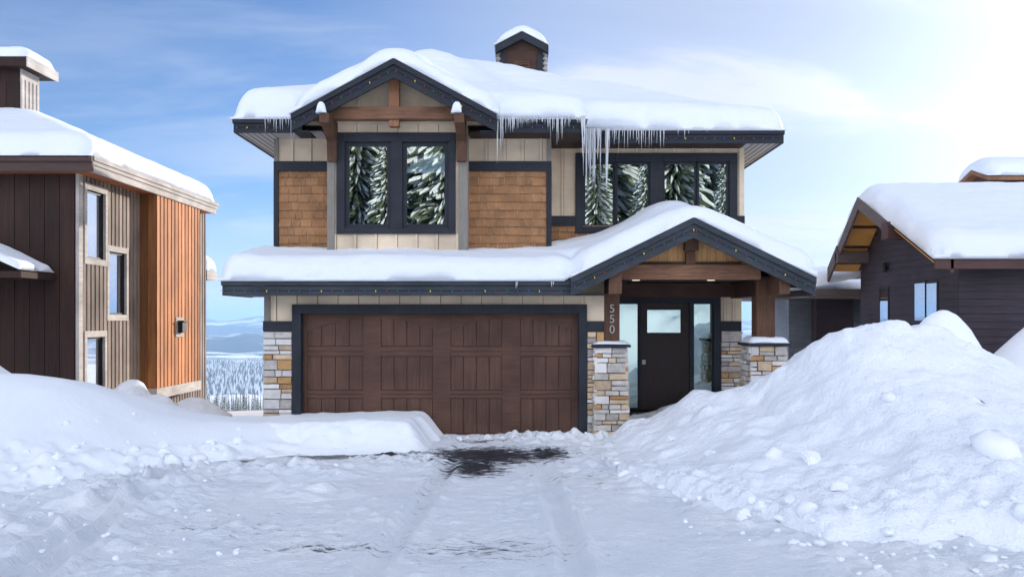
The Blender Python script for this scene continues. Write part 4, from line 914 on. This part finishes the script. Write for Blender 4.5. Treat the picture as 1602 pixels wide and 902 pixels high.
s_ = sheet('snow_bank', -14, -2.6, 5.6, 14.65, .05, left_bank, M['snow']); tag(s_, 'smooth shaded snow bank in front of the dark house on the left', 'snow pile')
def drift(x, y):
    xe = -1.78 + .15*fbm(y*2, x*0+3, 101, 2); h = ip(x, [-6, -5, -4, -2.8, -1.9, -1.5], [.34, .39, .42, .47, .47, .42])
    yy = y+.2*fbm(x*.8, y*.3, 102, 3)+.06*fbm(x*4, y*4, 106, 3); f = (.42*ss(12.65, 13.2, yy)+.58*ss(13.0, 13.45, yy+.10*np.abs(fbm(x*5, y*5, 107, 3))))*ss(xe+.42, xe-.05, x)**.8*ss(-6.0, -5.0, x)*np.where(y > 14.35, ss(14.9, 14.5, y)*(x < GF[0]-.1)+(x >= GF[0]-.1), 1)
    return dropoff(h*f + f*(.03*fbm(x*1.2, y*1.2, 103, 3)+.02*np.abs(fbm(x*3, y*3, 104, 3))))
s_ = sheet('snow_drift', -6.1, -.95, 12.4, 14.68, .04, drift, M['snow']); tag(s_, 'flat-topped snow drift in front of the left half of the garage door', 'snow pile')
def heap(x, y, c=()):
    h = 0*x
    for cx, cy, a, k in c: h = np.maximum(h, k*np.exp(-((((x-cx)/a)**2+((y-cy)/a)**2))**1.3))
    return dropoff(h*(1+.25*fbm(x*2.5, y*2.5, 105, 4))-.04)
s_ = sheet('snow_heap', -9.4, -5.6, 15.6, 19.4, .05, lambda x, y: heap(x, y, ((-8.1, 17.2, .6, .80), (-7.6, 17.3, .5, .62), (-7.0, 17.8, .6, .42), (-8.5, 16.9, .5, .5))), M['snow_rough']); tag(s_, 'small lumpy snow heap against the grey side wall of the left house', 'snow pile')

# ---- clods of snow
def clod(seed, n=10):
    rnd = random.Random(seed); vs = []; fs = []; nu, nv = 12, 8
    ox = rnd.uniform(0, 50)
    for j in range(nv+1):
        for i in range(nu):
            a = 2*math.pi*i/nu; b_ = math.pi*j/nv; d = Vector((math.sin(b_)*math.cos(a), math.sin(b_)*math.sin(a), math.cos(b_)))
            k = 1+.25*float(vn(d.x*1.7+ox, d.y*1.7+d.z*2.1, seed))+.10*float(vn(d.x*4+ox, d.y*4+d.z*4, seed+1))
            vs.append((d.x*k, d.y*k*.9, d.z*k*.75+.35))
    for j in range(nv):
        for i in range(nu): fs.append((j*nu+i, (j+1)*nu+i, (j+1)*nu+(i+1) % nu, j*nu+(i+1) % nu))
    me = new_mesh('snow_clod', vs, fs, smooth=True); me.materials.append(M['clod']); return me
def block(seed):
    import bmesh
    rnd = random.Random(seed); bm = bmesh.new()
    for k in range(16):
        d = Vector((rnd.gauss(0,1), rnd.gauss(0,1), rnd.gauss(0,1))).normalized()*rnd.uniform(.75, 1.1); bm.verts.new((d.x, d.y*.85, d.z*.7+.3))
    r_ = bmesh.ops.convex_hull(bm, input=bm.verts); bmesh.ops.delete(bm, geom=[v for v in r_['geom_interior'] if isinstance(v, bmesh.types.BMVert)], context='VERTS')
    bmesh.ops.bevel(bm, geom=list(bm.edges), offset=.09, segments=2, affect='EDGES'); me = bpy.data.meshes.new('snow_clod'); bm.to_mesh(me); bm.free(); me.materials.append(M['clod']); return me
CL = [clod(s) for s in range(3)]+[block(s) for s in range(40, 46)]
def place_clod(x, y, z, r, label, group):
    o = bpy.data.objects.new('snow_clod', random.choice(CL)); COL.objects.link(o); o.location = (x, y, z-.2*r); o.scale = (r*random.uniform(.85,1.2), r*random.uniform(.85,1.2), r*random.uniform(.75,1)); o.rotation_euler = (random.uniform(-.4,.4), random.uniform(-.4,.4), random.uniform(0,6)); tag(o, label, 'snow clod', group)
one = lambda f, x, y: float(f(np.array([[x]]), np.array([[y]]))[0,0])
n = 0
while n < 70:
    x = random.uniform(1.2, 6.5); yf = float(np.interp(x, [1.0,1.3,1.5,2.43,2.8,5,12], [13.5,11.0,10.2,8.3,7.7,7.15,6.9])); y = yf + random.gauss(.15, .32)
    z = max(one(big_pile, x, y), one(drive_z, x, y) if x < 4 else 0, 0); place_clod(x, y, z, random.choice((.04,.05,.06,.08,.11)), 'snow clod among those scattered along the foot of the tallest pile', 'snow clods at the foot of the tallest pile'); n += 1
for x, y, r in ((3.35,9.6,.17),(3.0,9.9,.12),(4.9,8.6,.24),(3.3,8.6,.14),(2.5,10.9,.12),(4.5,10.2,.11),(5.4,9.9,.15),(2.2,12.2,.11),(5.7,8.9,.18)):
    place_clod(x, y, one(big_pile, x, y), r, 'larger snow clod on the face of the tallest pile', 'larger snow clods on the tallest pile')
n = 0
while n < 60:
    x = random.uniform(-7.2, -4.2); yf = float(np.interp(x, [-14,-9,-7,-5.7,-4.9,-3.9], [6.2,7.2,8.6,10.0,11.4,12.9])); y = yf+random.gauss(.1, .5)
    z = max(one(left_bank, x, y), one(drive_z, x, y)); place_clod(x, y, z, random.choice((.04,.05,.06,.08,.12)), 'snow clod in the rough strip at the foot of the left bank', 'snow clods at the foot of the left bank'); n += 1
n = 0
while n < 26:
    x = random.uniform(-1.3, 1.2); y = 14.15+random.gauss(0, .12); place_clod(x, y, one(drive_z, x, y), random.choice((.03,.04,.05)), 'little snow clod in the row in front of the garage door', 'snow clods in front of the garage door'); n += 1

n = 0
while n < 95:
    x = random.uniform(-6.6, -1.6); y = random.uniform(6.9, 12.6)
    if random.random() > float(ss(-1.4, -4.2, x))*.9+.1: continue
    z = max(one(left_bank, x, y), one(drive_z, x, y)); place_clod(x, y, z, random.choice((.02,.025,.03,.035,.05)), 'small snow crumb on the churned left half of the driveway', 'snow crumbs on the left half of the driveway'); n += 1
n = 0
while n < 45:
    x = random.uniform(1.6, 4.2); y = 7.0+random.uniform(-.3, .5)+max(0, (2.6-x))*1.4
    z = max(one(big_pile, x, y), one(drive_z, x, y)); place_clod(x, y, z, random.choice((.02,.03,.03,.04,.05)), 'small snow crumb at the bottom right edge of the driveway', 'snow crumbs at the right edge of the driveway'); n += 1

# ================================================================== TREES
def conifer(h, levels, nb, seg, wid, seed, snow=.5, trunk=.02, wf=1.0):
    rnd = random.Random(seed); cr = MB(); tk = MB()
    tk.tube([(0,0,-.5),(0,0,h*.5),(0,0,h*.97)], [h*trunk, h*trunk*.6, h*.003], 7)
    for l in range(levels):
        t = (l+.5)/levels; z = h*(.06+.93*t); Lr = wid*h*(1-t)**.85*rnd.uniform(.75, 1.12)+.012*h
        for k in range(nb):
            a = 2*math.pi*(k+rnd.random()*.8)/nb+l*1.1; ln_ = Lr*rnd.uniform(.6, 1.15); ca, sa = math.cos(a), math.sin(a); dr = rnd.uniform(.25, .6); w = wf*ln_*rnd.uniform(.24,.36)+.02
            P = []
            for s in range(seg+1):
                u = s/seg; r = ln_*u; zz = z-dr*ln_*u**1.4; ww = w*(.35+1.1*u)*(1-u**3)+.01; j = rnd.uniform(-.12,.12)*w
                P.append(((ca*r-sa*(ww+j), sa*r+ca*(ww+j), zz-.35*ww), (ca*r, sa*r, zz+.04*ln_), (ca*r+sa*(ww+j), sa*r-ca*(ww+j), zz-.35*ww)))
            b0 = len(cr.v)
            for p in P: cr.v += list(p)
            for s in range(seg):
                for q in (0, 1):
                    cr.cur = 0; cr.face([b0+3*s+q, b0+3*s+q+1, b0+3*s+q+4, b0+3*s+q+3])
            if rnd.random() < snow:
                b0 = len(cr.v); u0 = rnd.uniform(.1,.35)
                for s in range(seg+1):
                    u = u0+(1-u0)*s/seg*.98; r = ln_*u; zz = z-dr*ln_*u**1.4; ww = (w*(.35+1.1*u)*(1-u**3))*.72+.006; tkn = .05*ln_+.01
                    cr.v += [(ca*r-sa*ww, sa*r+ca*ww, zz-.25*ww+.02*ln_), (ca*r, sa*r, zz+.05*ln_+tkn), (ca*r+sa*ww, sa*r-ca*ww, zz-.25*ww+.02*ln_)]
                for s in range(seg):
                    for q in (0, 1): cr.cur = 1; cr.face([b0+3*s+q, b0+3*s+q+1, b0+3*s+q+4, b0+3*s+q+3])
    cr.cur = 0
    return cr, tk
def make_tree(loc, args, label, group):
    o = thing('conifer', loc, label, 'tree', group); cr, tk = conifer(*args)
    for nm, mb_, mt in (('crown', cr, [M['needles'], M['snow_tree']]), ('trunk', tk, [M['bark']])):
        me = new_mesh(nm, mb_.v, mb_.f, mb_.m, recalc=False)
        for q_ in mt: me.materials.append(q_)
        c = bpy.data.objects.new(nm, me); COL.objects.link(c); c.parent = o
    return o
def copy_tree(o, loc, rz, s, label=None):
    c = o.copy(); COL.objects.link(c); c.location = loc; c.rotation_euler = (0,0,rz); c.scale = (s,s,s)
    if label: c['label'] = label
    for k in o.children:
        d = k.copy(); COL.objects.link(d); d.parent = c
    return c
M['snow_tree'] = pmat('tree_snow', (.70,.73,.76), (.60,.64,.68), .7, (3,3,3), 0)
zg = lambda x, y: float(zfar(np.array([[x]]), np.array([[y]]))[0,0])
# line of snowy conifers down the slope behind the houses
LT = 'narrow snow-dusted conifer in the row on the slope behind the houses'; GT = 'conifers on the slope behind the houses'
protos = []
def slope_tree(x, y, s):
    if len(protos) < 4:
        o = make_tree((x, y, zg(x, y)), (21, 40, 7, 3, .062, 300+len(protos), .42, .010), LT, GT); o.scale = (s,s,s); protos.append(o)
    else: copy_tree(random.choice(protos), (x, y, zg(x, y)), random.uniform(0, 6), s, LT)
for k in range(170):
    y = random.uniform(230, 430); px = random.uniform(305, 430); x = X(px, y); ztop = Z(random.uniform(611, 634), y); s = (ztop-zg(x, y))/21
    slope_tree(x, y, max(.55, min(1.5, s)))
for k in range(55):
    y = random.uniform(240, 430); px = random.uniform(430, 700); x = X(px, y); slope_tree(x, y, max(.55, min(1.5, (Z(random.uniform(611, 634), y)-zg(x, y))/21)))
for k in range(16):
    y = random.uniform(220, 330); px = random.uniform(1130, 1270); x = X(px, y); o = copy_tree(random.choice(protos), (x, y, zg(x, y)), random.uniform(0, 6), random.uniform(.6, .9))
# trees across the street (they show in the window reflections)
LR = 'tall snow-laden conifer across the street that shows in the window glass'; GR = 'conifers across the street'
big = []
for k, (x, y, s) in enumerate(((-6,-38,1.25),(-13,-36,1.1),(-18,-44,1.35),(-9,-50,1.5),(-2,-44,1.3),(3,-38,1.15),(8,-46,1.4),(13,-37,1.2),(17,-45,1.35),(21,-38,1.1),(11,-55,1.6),(-15,-56,1.6),(-24,-40,1.2),(5,-58,1.7),(-5,-60,1.7),(25,-48,1.4),(19,-58,1.6),(-21,-54,1.5),(0.5,-35,0.7),(10,-33,0.65),(-10,-32,0.7),(16,-32,0.6),(-3,-33,0.55),(-16,-33,0.8),(6,-33,0.75))):
    if k < 3: o = make_tree((x, y, zg(x, y)), (19, 95, 22, 3, .16, 500+k, .5, .02, .24), LR, GR); o.scale = (s,s,s); big.append(o)
    else: copy_tree(random.choice(big), (x, y, zg(x, y)), random.uniform(0, 6), s, LR)
# far forest on the valley floor: one mass
mb = MB()
nfor = 0
rf = np.random.default_rng(5)
for lo, hi, cnt in ((-.42, -.27, 15000), (-.27, -.10, 9000), (.22, .38, 9000)):
    for k in range(cnt):
        t = rf.uniform(lo, hi); y = math.sqrt(rf.uniform(1650**2, 3500**2)); x = t*y
        if vn(x/150., y/230., 77) > .30+.25*vn(x/60., y/60., 78): continue
        h_ = rf.choice((5, 7, 9, 12, 17))*rf.uniform(.8, 1.2); r_ = h_*rf.uniform(.15, .22); z0 = zg(x, y) if k % 6 == 0 else None
        mb.v; b0 = len(mb.v); zz = float('nan') if z0 is None else z0
        mb.v += [(x-r_, y-r_*.6, zz), (x+r_, y-r_*.6, zz), (x, y+r_, zz), (x+rf.uniform(-.4,.4), y, h_)]
        mb.cur = 1 if rf.random() < .5 else 0
        mb.face([b0, b0+1, b0+3]); mb.face([b0+1, b0+2, b0+3]); mb.face([b0+2, b0, b0+3])
V = np.array(mb.v); gz = zfar(V[3::4,0][None,:], V[3::4,1][None,:])[0]
hgt = V[3::4,2].copy(); V[3::4,2] = gz+hgt
for q in range(3): V[q::4,2] = gz-1
mb.v = [tuple(p) for p in V]; mb.cur = 0
o = obj('forest', mb, [M['far_needles'], M['snow_tree']], None, recalc=False); tag(o, 'distant snow-dusted forest covering the valley floor', 'forest', None, 'stuff')

# ================================================================== HAZE
HZ = dict(dens=6.5e-5, col=(.45,.70,1.0))
mb = MB(); mb.box(-31000, 31000, -900, 43500, -420, 420)
m, nt, b = nodes('haze_air'); nt.nodes.remove(b); pv = N(nt, 'ShaderNodeVolumePrincipled'); pv.inputs['Color'].default_value = rgb(HZ['col']); pv.inputs['Density'].default_value = HZ['dens']; pv.inputs['Anisotropy'].default_value = 0.0
nt.links.new(pv.outputs[0], nt.nodes['Material Output'].inputs['Volume'])
o = obj('haze', mb, m); o['kind'] = 'stuff'; tag(o, 'pale blue winter haze filling the valley', 'haze')

# ================================================================== LIGHT, SKY, CAMERA
az, el = R(SUN_AZ), R(SUN_EL); SV = Vector((math.sin(az)*math.cos(el), math.cos(az)*math.cos(el), math.sin(el)))
ld = bpy.data.lights.new('sun', 'SUN'); ld.energy = 4.6; ld.angle = R(.5); ld.color = (1,.93,.84); lo = bpy.data.objects.new('sun', ld); COL.objects.link(lo); lo.rotation_euler = SV.to_track_quat('Z','Y').to_euler(); lo.location = (10, 10, 30)
SKYK, BACKK = 1.05, 10.0
W = bpy.data.worlds.new('World'); SC.world = W; W.use_nodes = True; nt = W.node_tree; L = nt.links.new; bg = nt.nodes['Background']
sky = N(nt, 'ShaderNodeTexSky', sky_type='NISHITA'); sky.sun_disc = False; sky.sun_elevation = el; sky.sun_rotation = az; sky.altitude = 1700; sky.air_density = 1.0; sky.dust_density = .6; sky.ozone_density = 2.0
tc = N(nt, 'ShaderNodeTexCoord'); G = tc.outputs['Generated']
def math_(op, a, b_=None, c=None):
    n = N(nt, 'ShaderNodeMath', operation=op)
    for i, v in enumerate((a, b_, c)):
        if v is None: continue
        if isinstance(v, (int, float)): n.inputs[i].default_value = v
        else: L(v, n.inputs[i])
    return n.outputs[0]
def mr(v, a, b_, c=0, d=1, smooth=True):
    n = N(nt, 'ShaderNodeMapRange'); 
    if smooth: n.interpolation_type = 'SMOOTHSTEP'
    L(v, n.inputs[0])
    for i, q_ in enumerate((a, b_, c, d)): n.inputs[i+1].default_value = q_
    return n.outputs[0]
dt = N(nt, 'ShaderNodeVectorMath', operation='DOT_PRODUCT'); L(G, dt.inputs[0]); dt.inputs[1].default_value = SV; dot = dt.outputs['Value']
sp = N(nt, 'ShaderNodeSeparateXYZ'); L(G, sp.inputs[0])
# project directions on a high cloud layer
zc = math_('MAXIMUM', sp.outputs['Z'], .02); zc = math_('ADD', zc, .10)
cb = N(nt, 'ShaderNodeCombineXYZ'); L(math_('DIVIDE', sp.outputs['X'], zc), cb.inputs[0]); L(math_('DIVIDE', sp.outputs['Y'], zc), cb.inputs[1])
mp = N(nt, 'ShaderNodeMapping', Scale=(.55,1.15,1), Location=(3.1,.7,0), Rotation=(0,0,R(12))); L(cb.outputs[0], mp.inputs['Vector'])
c1 = N(nt, 'ShaderNodeTexNoise', Scale=.75, Detail=9, Roughness=.56, Distortion=.5); L(mp.outputs[0], c1.inputs['Vector'])
near = mr(dot, .60, .97)                      # veil thickens toward the sun
wisp = mr(c1.outputs['Fac'], .48, .68)
low = mr(sp.outputs['Z'], .16, -.02)          # pale horizon
behind = mr(sp.outputs['Y'], .15, -.35)       # bright cloud bank opposite the sun, out of view, added as fill light
behind = math_('MULTIPLY', behind, mr(sp.outputs['Z'], .93, .70))
cov = math_('ADD', math_('MULTIPLY', wisp, mr(dot, .5, .95, .30, 1.0)), math_('MULTIPLY', near, .68)); cov = math_('ADD', cov, math_('MULTIPLY', low, .78)); cov = math_('ADD', cov, math_('MULTIPLY', behind, .9))
c2 = N(nt, 'ShaderNodeTexNoise', Scale=7.0, Detail=7, Roughness=.55); mp2 = N(nt, 'ShaderNodeMapping', Scale=(1,1,2.6), Location=(.4,.2,.1)); L(G, mp2.inputs['Vector']); L(mp2.outputs[0], c2.inputs['Vector'])
cov = math_('ADD', cov, math_('MULTIPLY', mr(c2.outputs['Fac'], .56, .70), math_('MULTIPLY', mr(sp.outputs['Z'], .26, .10), .6))); cov = math_('ADD', cov, math_('MULTIPLY', mr(sp.outputs['Z'], .55, .85), .40)); cov = math_('MINIMUM', cov, 1.0)  # overhead cloud cover, out of view, added to brighten level snow
SKY_S = .10
sc_ = N(nt, 'ShaderNodeVectorMath', operation='SCALE'); L(sky.outputs[0], sc_.inputs[0]); sc_.inputs['Scale'].default_value = SKYK
bl = N(nt, 'ShaderNodeVectorMath', operation='MULTIPLY'); L(sc_.outputs[0], bl.inputs[0]); bl.inputs[1].default_value = (.80,.97,1.27)
glow = math_('POWER', math_('MAXIMUM', dot, 0.0), 40.0); cl = math_('MULTIPLY_ADD', glow, 8.0, 6.9)
cl = math_('MULTIPLY', cl, mr(c1.outputs['Fac'], .35, .7, .88, 1.08)); cl = math_('ADD', cl, math_('MULTIPLY', behind, BACKK))
cc = N(nt, 'ShaderNodeVectorMath', operation='SCALE'); cc.inputs[0].default_value = (.90,.96,1.115); L(cl, cc.inputs['Scale'])
mx = N(nt, 'ShaderNodeMix', data_type='RGBA'); L(cov, mx.inputs[0]); L(bl.outputs[0], mx.inputs[6]); L(cc.outputs[0], mx.inputs[7])
L(mx.outputs[2], bg.inputs['Color']); bg.inputs['Strength'].default_value = SKY_S
cam = bpy.data.cameras.new('camera'); co = bpy.data.objects.new('camera', cam); COL.objects.link(co); SC.camera = co
co.location = (0, 0, EYE); co.rotation_euler = (R(90), 0, 0); cam.sensor_width = 36; cam.lens = 36*F/1602; cam.shift_x = -(CX-801)/1602; cam.shift_y = (CY-451)/1602; cam.clip_start = .1; cam.clip_end = 100000
vs = SC.view_settings; vs.view_transform = 'Standard'; vs.look = 'None'; vs.gamma = 1; vs.use_curve_mapping = False; vs.exposure = 0.33
SC.cycles.max_bounces = 8; SC.cycles.diffuse_bounces = 4; SC.cycles.glossy_bounces = 4; SC.cycles.transmission_bounces = 6; SC.cycles.transparent_max_bounces = 12; SC.cycles.volume_bounces = 1
SC.cycles.sample_clamp_indirect = 6; SC.cycles.caustics_reflective = False; SC.cycles.caustics_refractive = False
